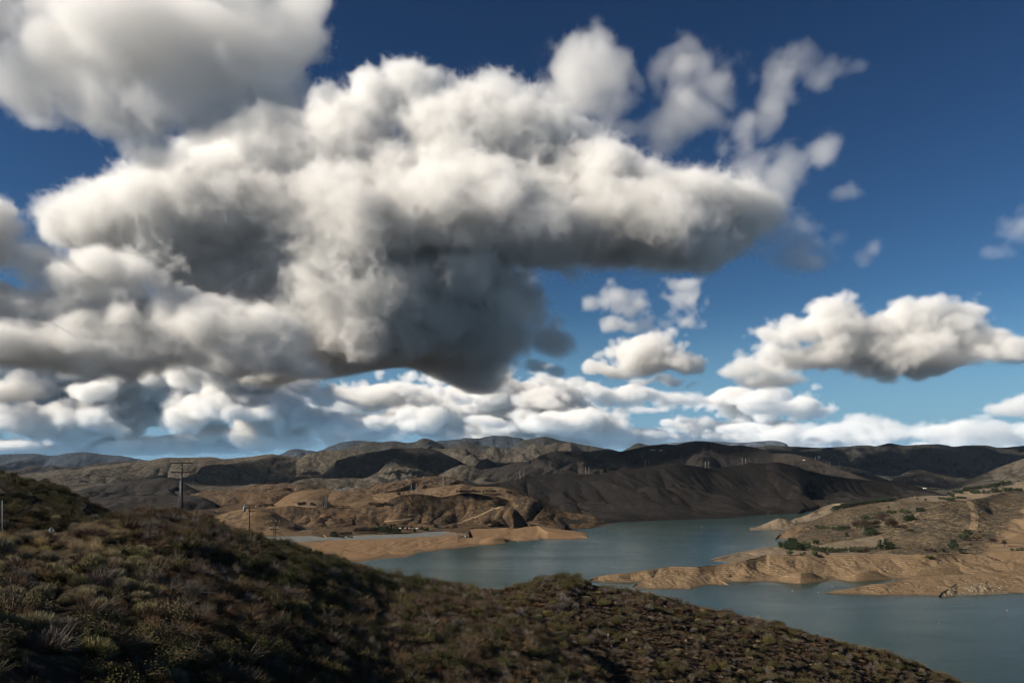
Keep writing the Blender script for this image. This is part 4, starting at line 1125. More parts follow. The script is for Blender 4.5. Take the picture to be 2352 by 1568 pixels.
def sage_shrub(n=1600, R=1.0, H=1.0):
    lean = prng.normal(size=2) * .12
    d = dirs(n, .12, .75)
    d[:, :2] += lean
    tip = d * np.array([R, R, H]) * prng.uniform(.75, 1.08, (n, 1))
    base = tip * np.array([.55, .55, .30]) * prng.uniform(.6, 1.3, (n, 1)) * 1.0
    tip = tip + np.array([0, 0, .10])
    st = blades(base, base + (tip - base) * .62, np.full((n, 1), .011), .05, 1)
    tp = blades(base + (tip - base) * .55, tip, np.full((n, 1), .012), .06, 2)
    return tp, st

def grass_tuft(n=420, R=.7, H=.8):
    base = np.stack([prng.normal(size=n) * R * .35, prng.normal(size=n) * R * .35, np.zeros(n)], 1)
    tip = base * 1.9 + np.stack([prng.normal(size=n) * .14, prng.normal(size=n) * .14, H * prng.uniform(.45, 1.1, n)], 1)
    return blades(base, tip, np.full((n, 1), .009), .10, 2)

def brush_proto(kind):
    """(foliage mesh, stem mesh)"""
    if kind == 'olive':
        lv, tw = leafy_shrub(2600)
        return me_of('foliage', lv, L_OLIVE), me_of('stems', tw, L_GREYTW)
    if kind == 'green':
        lv, tw = leafy_shrub(2700, 1.0, .95)
        return me_of('foliage', lv, L_GREEN), me_of('stems', tw, L_BROWN)
    if kind == 'brown':
        return me_of('foliage', twig_shrub(1300), L_BROWN), me_of('stems', twig_shrub(160, .9, .8, .014), L_GREYTW)
    if kind == 'russet':
        return me_of('foliage', twig_shrub(1200, .95, .7, .013), L_RED), me_of('stems', twig_shrub(150, .85, .7, .012), L_BROWN)
    if kind == 'grey':
        return me_of('foliage', twig_shrub(700, 1.0, .95, .012, .0), L_GREYTW), me_of('stems', twig_shrub(380, .9, .8, .014), L_BROWN)
    if kind == 'sage':
        tp, st = sage_shrub()
        return me_of('foliage', tp, L_SAGE), me_of('stems', st, L_SAGEST)
    if kind == 'palesage':
        tp, st = sage_shrub(900, 1.0, .75)
        return me_of('foliage', tp, L_GREYTW), me_of('stems', st, L_SAGEST)
    return me_of('foliage', grass_tuft(), L_GRASS), me_of('stems', grass_tuft(120, .6, .6), L_SAGE)

KINDS = ['olive', 'green', 'brown', 'russet', 'grey', 'sage', 'palesage', 'grass']
PROTO = {k: [brush_proto(k) for _ in range(3 if k in ('olive', 'brown', 'grey', 'sage') else 2)] for k in KINDS}
LOOK = {'olive': 'olive leafy shrub', 'green': 'dark green leafy shrub', 'brown': 'brown twiggy shrub', 'russet': 'russet dry shrub', 'grey': 'bare grey twig shrub', 'sage': 'yellowish feathery sagebrush',
        'palesage': 'pale grey low sagebrush', 'grass': 'golden dry grass tuft'}

def pick_points(layer, n, tmax=1.02):
    """points spread evenly over the ground of one slope, on the side that faces the viewpoint"""
    X, Y, Z, nf = layer
    X, Y, Z = X[:, 1:nf + 4], Y[:, 1:nf + 4], Z[:, 1:nf + 4]
    A = np.abs((X[1:, :-1] - X[:-1, :-1]) * (Y[:-1, 1:] - Y[:-1, :-1]))
    p = (A / A.sum()).ravel()
    idx = prng.choice(len(p), n, p=p)
    i, j = np.unravel_index(idx, A.shape)
    a, b = prng.uniform(0, 1, n), prng.uniform(0, 1, n)
    def bl(Q):
        return (Q[i, j] * (1 - a) + Q[i + 1, j] * a) * (1 - b) + (Q[i, j + 1] * (1 - a) + Q[i + 1, j + 1] * a) * b
    return np.stack([bl(X), bl(Y), bl(Z)], 1)

def thin(P, dist):
    """drop points that stand closer than dist to an earlier one"""
    cell = {}
    keep = []
    for k, (x, y, z) in enumerate(P):
        ci, cj = int(x // dist), int(y // dist)
        ok = True
        for di in (-1, 0, 1):
            for dj in (-1, 0, 1):
                for q in cell.get((ci + di, cj + dj), ()):
                    if (P[q][0] - x) ** 2 + (P[q][1] - y) ** 2 < dist * dist:
                        ok = False
                        break
        if ok:
            cell.setdefault((ci, cj), []).append(k)
            keep.append(k)
    return P[keep]

def to_px(P):
    return 512 + F * P[:, 0] / P[:, 1], HOR - F * (P[:, 2] - CH) / P[:, 1]

near_l, knob_l, left_l = LAYERS['hillside']
ALL = []          # x, y, z, size, kind, variant, slope number
for li, (lay, n, dist, base) in enumerate(((near_l, 24000, 1.55, 1.45), (knob_l, 22000, 2.2, 1.5), (left_l, 5000, 2.2, 1.6))):
    P = thin(pick_points(lay, n), dist)
    px, py = to_px(P)
    vis = (px > -70) & (px < 1094) & (py < 730)
    P, px, py = P[vis], px[vis], py[vis]
    big = gnoise(P[:, 0] / 22, P[:, 1] / 22, 3)
    mid = gnoise(P[:, 0] / 8, P[:, 1] / 8, 5)
    for k in range(len(P)):
        x, y = px[k], py[k]
        r = prng.uniform()
        w_ = dict(olive=.30, green=.05, brown=.38, russet=.08, grey=.16, sage=.01, palesage=.02)
        if li == 0:
            if x < 118 and y < 562:
                w_ = dict(grass=.80, sage=.12, brown=.08)
            elif x < 165 - (y - 545) * .25 and 545 < y < 640:
                w_ = dict(sage=.46, palesage=.08, brown=.22, olive=.14, grey=.10)
            elif x < 330 and y > 628:
                w_ = dict(brown=.38, russet=.20, olive=.22, grey=.10, green=.06, sage=.04)
            elif 100 < x < 235 and y < 610:
                w_ = dict(brown=.44, grey=.22, olive=.14, grass=.08, russet=.08, palesage=.04)
            elif x > 205 and y < 590:
                w_ = dict(olive=.46, green=.30, brown=.12, grey=.12)
        elif li == 1:
            if big[k] > .18:
                w_ = dict(palesage=.20, brown=.36, olive=.22, grey=.14, sage=.02, grass=.06)
            elif big[k] < -.2:
                w_ = dict(brown=.30, grass=.16, grey=.14, palesage=.10, olive=.30)
            else:
                w_ = dict(olive=.32, green=.06, brown=.38, grey=.14, palesage=.05, russet=.05)
            if y < 585 and 520 < x < 600:
                w_ = dict(olive=.5, green=.3, grey=.2)
        else:
            w_ = dict(olive=.42, green=.18, brown=.16, sage=.08, palesage=.12, grey=.04)
        ks = list(w_)
        kd = ks[int(np.searchsorted(np.cumsum([w_[q] for q in ks]) / sum(w_.values()), min(r, .9999)))]
        s = base * prng.uniform(.65, 1.3) * (1 + .25 * mid[k])
        if kd in ('olive', 'green'):
            s *= 1.15
        if kd in ('palesage', 'grass', 'russet'):
            s *= .72
        if kd == 'sage':
            s *= .82
        if li == 1 and kd in ('brown', 'grass', 'palesage'):
            s *= .8
        if li == 1 and big[k] < -.1 and prng.uniform() < .35:
            continue
        ALL.append((P[k, 0], P[k, 1], P[k, 2], s, kd, int(prng.integers(0, len(PROTO[kd]))), li, x, y))
# low filler between the shrubs: dry twigs and litter
FILL = []
for li, (lay, n, dist) in enumerate(((near_l, 26000, .95), (knob_l, 30000, 1.35), (left_l, 6000, 1.5))):
    P = thin(pick_points(lay, n), dist)
    px, py = to_px(P)
    vis = (px > -60) & (px < 1084) & (py < 715)
    P = P[vis]
    for q in P:
        kd = ('brown', 'brown', 'grey', 'brown', 'russet', 'brown', 'olive')[int(prng.integers(0, 7))]
        FILL.append((q[0], q[1], q[2] - .05, prng.uniform(.45, .85), kd, int(prng.integers(0, len(PROTO[kd]))), li))

# the shrubs that show largest become objects of their own, the rest is one mass of undergrowth per slope
ALL.sort(key=lambda q: -(q[3] / q[1]) * (1.0 if 0 <= q[7] <= 1024 and q[8] < 690 else .2))
def place(q):
    x, y = q[7], q[8]
    if q[6] == 2:
        return 'on the hill at the left'
    if q[6] == 1:
        return 'on the knob above the water' if y < 640 else 'low on the knob'
    if x < 130:
        return 'by the golden grass near the road sign' if y < 560 else ('on the pale sage slope at the left' if y < 625 else 'in the dim lower left corner')
    if x < 330:
        return 'below the tall utility pole' if y < 600 else 'in the dim brush along the bottom edge'
    return 'on the slope edge before the water' if y < 600 else 'in the dense brush at the bottom middle'
NIND = 300
objs = {}
for q in ALL[:NIND]:
    fm, st = PROTO[q[4]][q[5]]
    nm = 'grass_tuft' if q[4] == 'grass' else ('sagebrush' if 'sage' in q[4] else 'shrub')
    o = bpy.data.objects.new(nm, fm)
    col.objects.link(o)
    o.location = (q[0], q[1], q[2] - .08 * q[3])
    o.rotation_euler = (prng.uniform(-.2, .2), prng.uniform(-.2, .2), prng.uniform(0, 6.28))
    o.scale = (q[3] * prng.uniform(.85, 1.3), q[3] * prng.uniform(.85, 1.3), q[3] * prng.uniform(.7, 1.25))
    lab = LOOK[q[4]] + ' ' + place(q)
    tag(o, lab, 'grass' if q[4] == 'grass' else 'shrub', lab)
    c = bpy.data.objects.new('stems', st)
    col.objects.link(c)
    c.parent = o
    objs.setdefault((q[4], q[5]), o)

def scatter(name, pts, label):
    """one mass of undergrowth: the plants of the slope repeated on points"""
    me = bpy.data.meshes.new(name)
    me.vertices.add(len(pts))
    me.vertices.foreach_set('co', np.array([p[:3] for p in pts], np.float32).ravel())
    protos = sorted({(p[4], p[5]) for p in pts})
    ix = {k: i for i, k in enumerate(protos)}
    for nm, typ, vals in (('which', 'INT', [ix[(p[4], p[5])] for p in pts]), ('size', 'FLOAT', [p[3] for p in pts]), ('turn', 'FLOAT', list(prng.uniform(0, 6.28, len(pts))))):
        me.attributes.new(nm, typ, 'POINT').data.foreach_set('value', np.array(vals, np.int32 if typ == 'INT' else np.float32))
    ng = bpy.data.node_groups.new(name, 'GeometryNodeTree')
    ng.interface.new_socket('Geometry', in_out='INPUT', socket_type='NodeSocketGeometry')
    ng.interface.new_socket('Geometry', in_out='OUTPUT', socket_type='NodeSocketGeometry')
    N, K = ng.nodes, ng.links
    gi, go = N.new('NodeGroupInput'), N.new('NodeGroupOutput')
    jn = N.new('GeometryNodeJoinGeometry')
    def attr(nm, typ):
        a = N.new('GeometryNodeInputNamedAttribute')
        a.data_type = typ
        a.inputs['Name'].default_value = nm
        return a.outputs['Attribute']
    wh, sz, tn = attr('which', 'INT'), attr('size', 'FLOAT'), attr('turn', 'FLOAT')
    rot = N.new('ShaderNodeCombineXYZ')
    K.new(tn, rot.inputs['Z'])
    scv = N.new('ShaderNodeCombineXYZ')
    for ax, q_ in (('X', .85), ('Y', 1.2), ('Z', 1.0)):
        mm = N.new('ShaderNodeMath')
        mm.operation = 'MULTIPLY'
        K.new(sz, mm.inputs[0])
        mm.inputs[1].default_value = q_
        if ax == 'Z':
            rv = N.new('FunctionNodeRandomValue')
            rv.inputs[2].default_value = .65
            rv.inputs[3].default_value = 1.3
            K.new(rv.outputs[1], mm.inputs[1])
        K.new(mm.outputs[0], scv.inputs[ax])
    for key in protos:
        fm, st = PROTO[key[0]][key[1]]
        pj = N.new('GeometryNodeJoinGeometry')
        for md in (fm, st):
            src = bpy.data.objects.new('plant_source', md)      # bare data, read by the nodes
            oi = N.new('GeometryNodeObjectInfo')
            oi.inputs['Object'].default_value = src
            K.new(oi.outputs['Geometry'], pj.inputs[0])
        eq = N.new('FunctionNodeCompare')
        eq.data_type = 'INT'
        eq.operation = 'EQUAL'
        K.new(wh, eq.inputs[2])
        eq.inputs[3].default_value = ix[key]
        ip = N.new('GeometryNodeInstanceOnPoints')
        K.new(gi.outputs[0], ip.inputs['Points'])
        K.new(eq.outputs[0], ip.inputs['Selection'])
        K.new(pj.outputs[0], ip.inputs['Instance'])
        K.new(rot.outputs[0], ip.inputs['Rotation'])
        K.new(scv.outputs[0], ip.inputs['Scale'])
        K.new(ip.outputs[0], jn.inputs[0])
    K.new(jn.outputs[0], go.inputs[0])
    o = bpy.data.objects.new(name, me)
    col.objects.link(o)
    o.modifiers.new('plants', 'NODES').node_group = ng
    return tag(o, label, 'undergrowth', kind='stuff')
rest = ALL[NIND:] + FILL
scatter('undergrowth', [q for q in rest if q[6] == 0], 'dense dry brush covering the slope below the viewpoint')
scatter('undergrowth', [q for q in rest if q[6] == 1], 'scattered brush covering the knob above the water')
scatter('undergrowth', [q for q in rest if q[6] == 2], 'brush covering the hill at the left')

# brush on the hillside of the right shore
def brush_on(name, n, dist, smin, smax, kinds, label, keep=None):
    out = []
    for lay in LAYERS_BY_LABEL[name]:
        P = thin(pick_points(lay, n, 1.0), dist)
        px, py = to_px(P)
        P = P[(px > -20) & (px < 1060)]
        g = gnoise(P[:, 0] / 70, P[:, 1] / 70, 21) + .5 * gnoise(P[:, 0] / 25, P[:, 1] / 25, 22)
        for q, gg in zip(P, g):
            if gg < -.15 or (keep and not keep(q)):
                continue
            kd = kinds[int(prng.integers(0, len(kinds)))]
            out.append((q[0], q[1], q[2] - .2, prng.uniform(smin, smax), kd, int(prng.integers(0, len(PROTO[kd]))), 0))
    scatter('undergrowth', out, label)
brush_on('dark brush hillside on the right shore', 15000, 4.5, 1.2, 2.4, ('brown', 'grey', 'olive', 'brown'), 'low dry brush dotting the hillside of the right shore', keep=lambda q: q[0] < 716 + .75 * (q[1] - 1200))
brush_on('brown gullied hillside above the lakeside terrace', 7000, 7, 1.0, 2.2, ('brown', 'olive', 'brown'), 'low dry brush dotting the gullied hillside')

# ------------------------------------------------------------------ trees
def clumps(n, k, R, H, z0, size, shape='round'):
    """leaf clumps spread unevenly through a crown, with gaps between them"""
    cc = []
    while len(cc) < k:
        p = prng.uniform(-1, 1, 3)
        if shape == 'cone':
            zz = (p[2] + 1) / 2
            lim = (1 - zz) * .95 + .08
            if math.hypot(p[0], p[1]) < lim:
                cc.append((p[0] * R, p[1] * R, z0 + zz * H))
        elif np.dot(p, p) < 1:
            cc.append((p[0] * R, p[1] * R, z0 + (p[2] * .5 + .5) * H))
    cc = np.array(cc)
    w_ = prng.integers(0, k, n)
    d = prng.normal(size=(n, 3))
    d /= np.linalg.norm(d, axis=1, keepdims=True)
    rr = prng.uniform(.16, .34, k) * R
    p = cc[w_] + d * (rr[w_] * prng.uniform(.5, 1.1, n))[:, None] * np.array([1, 1, .75])
    return leaves(p, size, d)

def tree_proto(kind):
    """unit tree, 1 high"""
    m = MB()
    if kind == 'conifer':
        lv = clumps(1400, 40, .24, .86, .11, .034, 'cone'); mat = L_PINE
        m.tube([(0, 0, 0), (0, 0, .5), (.005, 0, .95)], [.022, .016, .004], 6)
        limbs = 14
    elif kind == 'burnt':
        tw = twig_shrub(520, .46, .66, .010, -.1)
        tw = (tw[0] + np.array([0, 0, .42]), tw[1])
        lv = join(tw, clumps(900, 26, .42, .66, .28, .034)); mat = L_BURNT
        m.tube([(0, 0, 0), (.02, 0, .28), (.0, .01, .6)], [.035, .026, .01], 6)
        limbs = 9
    elif kind == 'bare':
        tw = twig_shrub(320, .26, .5, .010, .15)
        lv = (tw[0] + np.array([0, 0, .48]), tw[1]); mat = L_BURNT
        m.tube([(0, 0, 0), (.01, 0, .5), (.0, .0, .9)], [.028, .02, .008], 5)
        limbs = 8
    elif kind == 'pale':
        lv = clumps(1500, 30, .46, .84, .12, .050); mat = L_PALE
        m.tube([(0, 0, 0), (.02, 0, .25), (0, 0, .6)], [.035, .026, .012], 6)
        limbs = 8
    else:
        lv = clumps(1700, 36, .50, .86, .12, .046); mat = L_OAK
        m.tube([(0, 0, 0), (.02, .01, .25), (-.01, 0, .6)], [.042, .03, .012], 6)
        limbs = 9
    for k in range(limbs):
        a = prng.uniform(0, 6.28)
        z = prng.uniform(.22, .6)
        L = prng.uniform(.16, .34) * (.6 if kind in ('conifer', 'bare') else 1)
        m.tube([(0, 0, z), (math.cos(a) * L * .6, math.sin(a) * L * .6, z + .08), (math.cos(a) * L, math.sin(a) * L, z + .20)], [.014, .009, .003], 4)
    tr = mesh_ob('trunk', m.v, m.f, BARK)
    td = tr.data
    bpy.data.objects.remove(tr)
    return td, me_of('crown', lv, mat)
TP = {k: [tree_proto(k) for _ in range(3)] for k in ('broad', 'conifer', 'burnt', 'bare', 'pale')}
TNAME = {'broad': 'broad_tree', 'conifer': 'conifer_tree', 'burnt': 'scorched_tree', 'bare': 'bare_tree', 'pale': 'pale_tree'}

def tree(rg, bx, by, hz, kind, label, group=None, wide=1.0):
    (px, py), = U(rg, (bx, by))
    h = hit(px, py, 6)
    if h is None:
        return
    H = hz * S / F * h.y
    root = empty(TNAME[kind], (h.x, h.y, h.z - .03 * H), prng.uniform(0, 6.28))
    root.scale = (H * wide * prng.uniform(.9, 1.15), H * wide * prng.uniform(.9, 1.15), H)
    tag(root, label, 'tree', group)
    td, cd = TP[kind][int(prng.integers(0, 3))]
    for nm, d in (('trunk', td), ('crown', cd)):
        o = bpy.data.objects.new(nm, d)
        col.objects.link(o)
        o.parent = root
    return root
def trees(rg, pts, kind, label, wide=1.0, h=None):
    for q in pts:
        tree(rg, q[0], q[1], (q[2] if len(q) > 2 else h), kind, label, label, wide)

# left shore
trees(1, [(1200, 990, 66), (1225, 988, 62), (1130, 974, 54), (1095, 982, 54), (1160, 988, 54), (1180, 980, 60), (1145, 982, 52), (1112, 980, 50)], 'broad', 'dark green tree in the dense clump in the middle of the stone bank')
trees(1, [(712, 1024, 58), (735, 1020, 50), (695, 1020, 44)], 'broad', 'dark tree at the left end of the stone bank')
trees(1, [(1292, 992, 58), (1275, 985, 50), (1315, 988, 44)], 'broad', 'dark tree just right of the dense clump by the stone bank')
tree(1, 1457, 982, 34, 'broad', 'single small dark tree beside the white trailers')
trees(1, [(1568, 972, 36), (1545, 970, 30), (1580, 968, 26)], 'broad', 'dark tree between the trailers and the visitor building')
tree(1, 1655, 945, 46, 'broad', 'dark tree touching the left side of the visitor building')
trees(1, [(930, 988, 58), (955, 990, 62), (980, 988, 58), (1010, 985, 62), (1035, 988, 56), (1060, 985, 58), (905, 988, 48), (1080, 980, 50), (995, 975, 50)], 'burnt', 'scorched brown tree left of the dense dark green clump')
trees(1, [(780, 1010, 36), (800, 1012, 32), (825, 1008, 38), (850, 1010, 34), (875, 1005, 32)], 'burnt', 'low scorched tree between the stone bank and the brown hillside')
trees(1, [(1390, 965, 34), (1350, 960, 40), (1240, 945, 44), (1270, 935, 40), (1430, 950, 30), (1520, 962, 34), (1120, 930, 40), (1180, 925, 36)], 'burnt', 'scorched tree behind the lakeside trailers')
trees(1, [(1750, 955, 30), (1770, 950, 26), (2110, 925, 60), (2150, 920, 70), (2190, 925, 66), (2230, 920, 50)], 'burnt', 'scorched tree at the foot of the rounded brown hill')
trees(1, [(800, 1035, 20), (855, 1030, 26), (880, 1030, 18), (1400, 990, 16)], 'pale', 'low olive bush growing in the stone bank', 1.5)
tree(1, 1312, 645, 40, 'burnt', 'lone round scorched tree on the pale hill crest')
trees(1, [(1400, 622, 18), (1355, 628, 18)], 'burnt', 'tiny tree beside the lone round one on the pale hill crest')
trees(1, [(x, 632 - (x - 1840) * .03 + (x % 7), 40 + (x % 5) * 3) for x in (1848, 1878, 1892, 1908, 1926, 1941, 1957, 1973, 1988, 2004, 2021, 2040, 2056, 2090, 2118, 2140, 2165, 2180, 2196)], 'bare', 'thin burnt tree in the long row on the brown hill crest', 1.1)
trees(1, [(2312, 625, 34), (2330, 627, 30), (2345, 628, 30)], 'burnt', 'scorched tree right of the long burnt row')
trees(1, [(x, 748 - (x % 9), 34 + (x % 4) * 4) for x in (1042, 1058, 1076, 1090, 1108, 1126, 1143, 1160, 1178, 1195, 1215, 1235)], 'bare', 'thin burnt tree in the short row on the gullied hillside')
trees(1, [(x, 768 - (x % 9), 26 + (x % 4) * 4) for x in (735, 752, 770, 790, 805, 825, 850)], 'bare', 'thin burnt tree right of the two lattice towers')
trees(1, [(395, 738, 40), (420, 738, 36), (440, 736, 44), (515, 745, 46), (540, 748, 36), (150, 752, 40), (85, 755, 44), (40, 752, 30)], 'burnt', 'scorched tree behind the smooth graded slope')
trees(2, [(x, 648 - (x % 5), 30) for x in (20, 42, 60, 85, 100, 125, 150)], 'bare', 'thin burnt tree at the shadow edge above the left shore')
# right shore: the green row on the terrace
G1 = 'dark rounded tree at the left end of the green row on the terrace'
trees(3, [(140, 1138, 84), (170, 1142, 78), (190, 1144, 84), (262, 1146, 90), (215, 1138, 116), (245, 1145, 96), (285, 1148, 84), (305, 1146, 70)], 'broad', G1)
G2 = 'bright green low tree in the long green row on the terrace'
trees(3, [(345, 1128, 76), (380, 1140, 62), (412, 1152, 58), (455, 1160, 62), (490, 1164, 60), (525, 1162, 60), (560, 1164, 62), (590, 1158, 52), (625, 1166, 46), (655, 1164, 48), (690, 1162, 46), (720, 1160, 50), (760, 1162, 56), (790, 1160, 56), (825, 1164, 56), (850, 1162, 60), (880, 1164, 46), (930, 1160, 50), (965, 1152, 46), (990, 1150, 40)], 'pale', G2, 1.15)
tree(3, 440, 1100, 60, 'broad', 'dark tree rising behind the left part of the green row')
tree(3, 1032, 1140, 108, 'conifer', 'shorter conifer at the right end of the green row', wide=1.5)
tree(3, 1088, 1132, 132, 'conifer', 'tallest conifer at the right end of the green row', wide=1.5)
tree(3, 1130, 1138, 74, 'broad', 'dark rounded tree right of the tallest conifer')
tree(3, 905, 1172, 62, 'burnt', 'leafless pale tree in front of the green row')
trees(3, [(205, 1188, 52), (415, 1190, 44), (435, 1192, 36), (330, 1190, 34), (300, 1194, 28), (540, 1184, 26)], 'pale', 'yellowish bush below the green row', 1.5)
# middle of the right shore
tree(3, 912, 1006, 96, 'conifer', 'taller dark conifer of the pair below the burnt trees', wide=1.6)
trees(3, [(950, 1010, 80), (975, 1006, 74)], 'broad', 'dark round tree leaning on the conifer below the burnt trees')
tree(3, 720, 1022, 58, 'conifer', 'small single conifer left of the round dark pair', wide=1.7)
trees(3, [(668, 970, 62), (690, 968, 52)], 'broad', 'dark tree on the slope above the eroded points')
trees(3, [(740, 966, 52), (715, 962, 46)], 'burnt', 'grey scorched tree beside the dark one above the eroded points')
trees(3, [(810, 945, 80), (845, 942, 86), (880, 940, 84), (915, 938, 70), (945, 935, 66), (985, 930, 70), (1005, 925, 58)], 'burnt', 'scorched brown tree in the large clump on the right shore')
trees(3, [(880, 880, 66), (900, 872, 60)], 'pale', 'green tree behind the large scorched clump')
trees(3, [(1045, 876, 92), (1025, 870, 60)], 'burnt', 'tall scorched tree above the pale meadow edge')
trees(3, [(1140, 942, 106), (1105, 930, 66), (1165, 938, 70)], 'burnt', 'big scorched tree standing alone near the winding track')
tree(3, 1255, 966, 66, 'burnt', 'bare grey tree by the bend of the winding track')
trees(3, [(1275, 880, 60), (1305, 876, 66), (1325, 872, 52)], 'broad', 'green tree beside the winding track on the pale meadow', 1.25)
trees(3, [(1385, 796, 50), (1410, 792, 46)], 'broad', 'green tree at the upper bend of the winding track', 1.2)
trees(3, [(1225, 800, 42), (1255, 808, 44), (1285, 806, 38), (1160, 808, 36), (1130, 810, 36), (1095, 808, 34), (1065, 815, 34), (1035, 820, 34), (1005, 824, 30), (975, 828, 30)], 'pale', 'green bush in the line above the pale meadow', 1.2)
trees(3, [(450, 944, 36), (480, 948, 34), (510, 948, 36), (545, 952, 34), (590, 958, 36), (615, 960, 34), (640, 966, 32), (565, 980, 22)], 'pale', 'olive bush on the slope above the eroded point', 1.5)
trees(3, [(965, 858, 28), (990, 856, 30)], 'pale', 'small green bush left of the tall scorched tree', 1.3)
tree(3, 1830, 1030, 84, 'broad', 'green tree at the lower end of the straight firebreak', wide=.9)
tree(3, 1790, 1050, 60, 'broad', 'darker smaller tree leaning against the one below the firebreak')
trees(3, [(1705, 1144, 106), (1690, 1142, 80)], 'broad', 'tall green tree at the mouth of the gully', wide=.8)
tree(3, 1610, 1160, 40, 'broad', 'small green bush at the bottom of the gully', wide=1.4)
tree(3, 1768, 1170, 46, 'broad', 'small dark tree right of the tall gully tree')
trees(3, [(1450, 1160, 34), (1500, 1158, 36), (1530, 1162, 30)], 'burnt', 'brown bush on the flat left of the gully', 1.5)
tree(3, 1480, 1222, 40, 'pale', 'low dark bush on top of the bluff', wide=2.0)
trees(3, [(1858, 1118, 50), (1910, 1062, 44), (1945, 1006, 50), (2055, 1090, 70), (2080, 1088, 60), (2170, 1116, 72), (1890, 1050, 40)], 'bare', 'thin leafless tree on the brown slope at the right', 1.4)
trees(3, [(2240, 1150, 30), (2290, 1150, 28), (2330, 1148, 34)], 'pale', 'olive bush at the top of the right bluff', 1.5)
# upper rows
trees(3, [(602, 792, 50), (625, 782, 50), (645, 778, 50), (668, 768, 48), (690, 760, 50), (708, 756, 46), (735, 750, 46), (760, 742, 34), (785, 734, 34), (815, 730, 34), (840, 726, 30), (875, 724, 40), (895, 720, 40), (925, 716, 34), (955, 714, 36), (975, 712, 40), (1000, 710, 40), (1020, 706, 40), (1045, 702, 36)], 'broad', 'dark tree in the line along the far bank', 1.0)
trees(3, [(1080, 698, 44), (1100, 698, 40)], 'pale', 'pale green tree at the right end of the far bank line')
trees(3, [(1162, 680, 36), (1180, 680, 30)], 'pale', 'pale green tree alone beyond the far bank line')
trees(3, [(565, 726, 18), (1105, 757, 20)], 'broad', 'tiny dark tree on the far bank', 1.2)
trees(3, [(1370, 684, 20), (1446, 690, 20)], 'broad', 'small dark bush on the pale terrace', 1.3)
trees(3, [(1580, 682, 28), (1610, 684, 30), (1640, 690, 32), (1665, 690, 34), (1690, 692, 34), (1710, 688, 30), (1750, 676, 28), (1780, 674, 26), (1810, 672, 22)], 'broad', 'dark bush in the hedge line at the top of the hillside', 1.3)
tree(3, 1692, 658, 40, 'broad', 'dark round tree above the hedge line', wide=1.2)
trees(3, [(1712, 618, 36), (1730, 622, 30), (1770, 630, 46), (1745, 620, 36), (1800, 608, 40), (1825, 606, 46), (1850, 606, 48), (1875, 600, 46), (1900, 592, 40), (1920, 590, 38), (1940, 586, 40), (1958, 582, 40), (2000, 580, 40), (2022, 578, 36), (2045, 574, 42), (2065, 574, 44), (2090, 568, 46), (2110, 566, 46), (2140, 556, 50), (2160, 552, 48), (2200, 545, 44), (2222, 542, 40)], 'broad', 'dark tree in the far row climbing the low hill')
trees(3, [(1880, 628, 36), (1905, 628, 40), (1935, 626, 38), (1980, 628, 38), (2025, 622, 28), (2060, 614, 40), (2085, 614, 44), (2105, 612, 40), (2145, 610, 26), (2180, 608, 44), (2205, 610, 46), (2225, 608, 44), (2265, 606, 32), (2285, 606, 36), (2310, 606, 34), (2330, 604, 28)], 'broad', 'dark tree in the nearer row below the low hill', 1.1)
trees(3, [(1440, 592, 18), (1470, 594, 22), (1490, 590, 26), (1520, 594, 24), (1550, 592, 18), (1590, 594, 18), (1630, 592, 16), (1650, 598, 18)], 'broad', 'tiny dark tree beside the white valley building', 1.3)
tree(3, 2300, 516, 16, 'broad', 'single tiny tree on the right edge of the low hill')
# ------------------------------------------------------------------ clouds: real volumes in the air
def _lin(N, n):
    x = np.linspace(0, n - 4 - 1e-3, N) + 1
    i = x.astype(int)
    f = x - i
    W = np.zeros((N, n), np.float32)
    r = np.arange(N)
    W[r, i - 1] = (1 - f) ** 3 / 6
    W[r, i] = (3 * f ** 3 - 6 * f * f + 4) / 6
    W[r, i + 1] = (-3 * f ** 3 + 3 * f * f + 3 * f + 1) / 6
    W[r, i + 2] = f ** 3 / 6
    return W

def noise3(rng, shape, size, cell):
    cell = cell if isinstance(cell, tuple) else (cell,) * 3
    ns = [int(s / c) + 5 for s, c in zip(size, cell)]
    L = rng.standard_normal(ns).astype(np.float32)
    for ax in range(3):
        L = np.moveaxis(np.tensordot(_lin(shape[ax], ns[ax]), L, axes=(1, ax)), 0, ax)
    return L * 3.0

def cloud_mat(name, dens, color=(1.0, .988, .968), aniso=0.0):
    m = bpy.data.materials.new(name)
    m.use_nodes = True
    t = m.node_tree
    t.nodes.clear()
    out = t.nodes.new('ShaderNodeOutputMaterial')
    pv = t.nodes.new('ShaderNodeVolumePrincipled')
    pv.inputs['Color'].default_value = (*color, 1)
    pv.inputs['Density'].default_value = dens
    pv.inputs['Anisotropy'].default_value = aniso
    t.links.new(pv.outputs[0], out.inputs['Volume'])
    return m

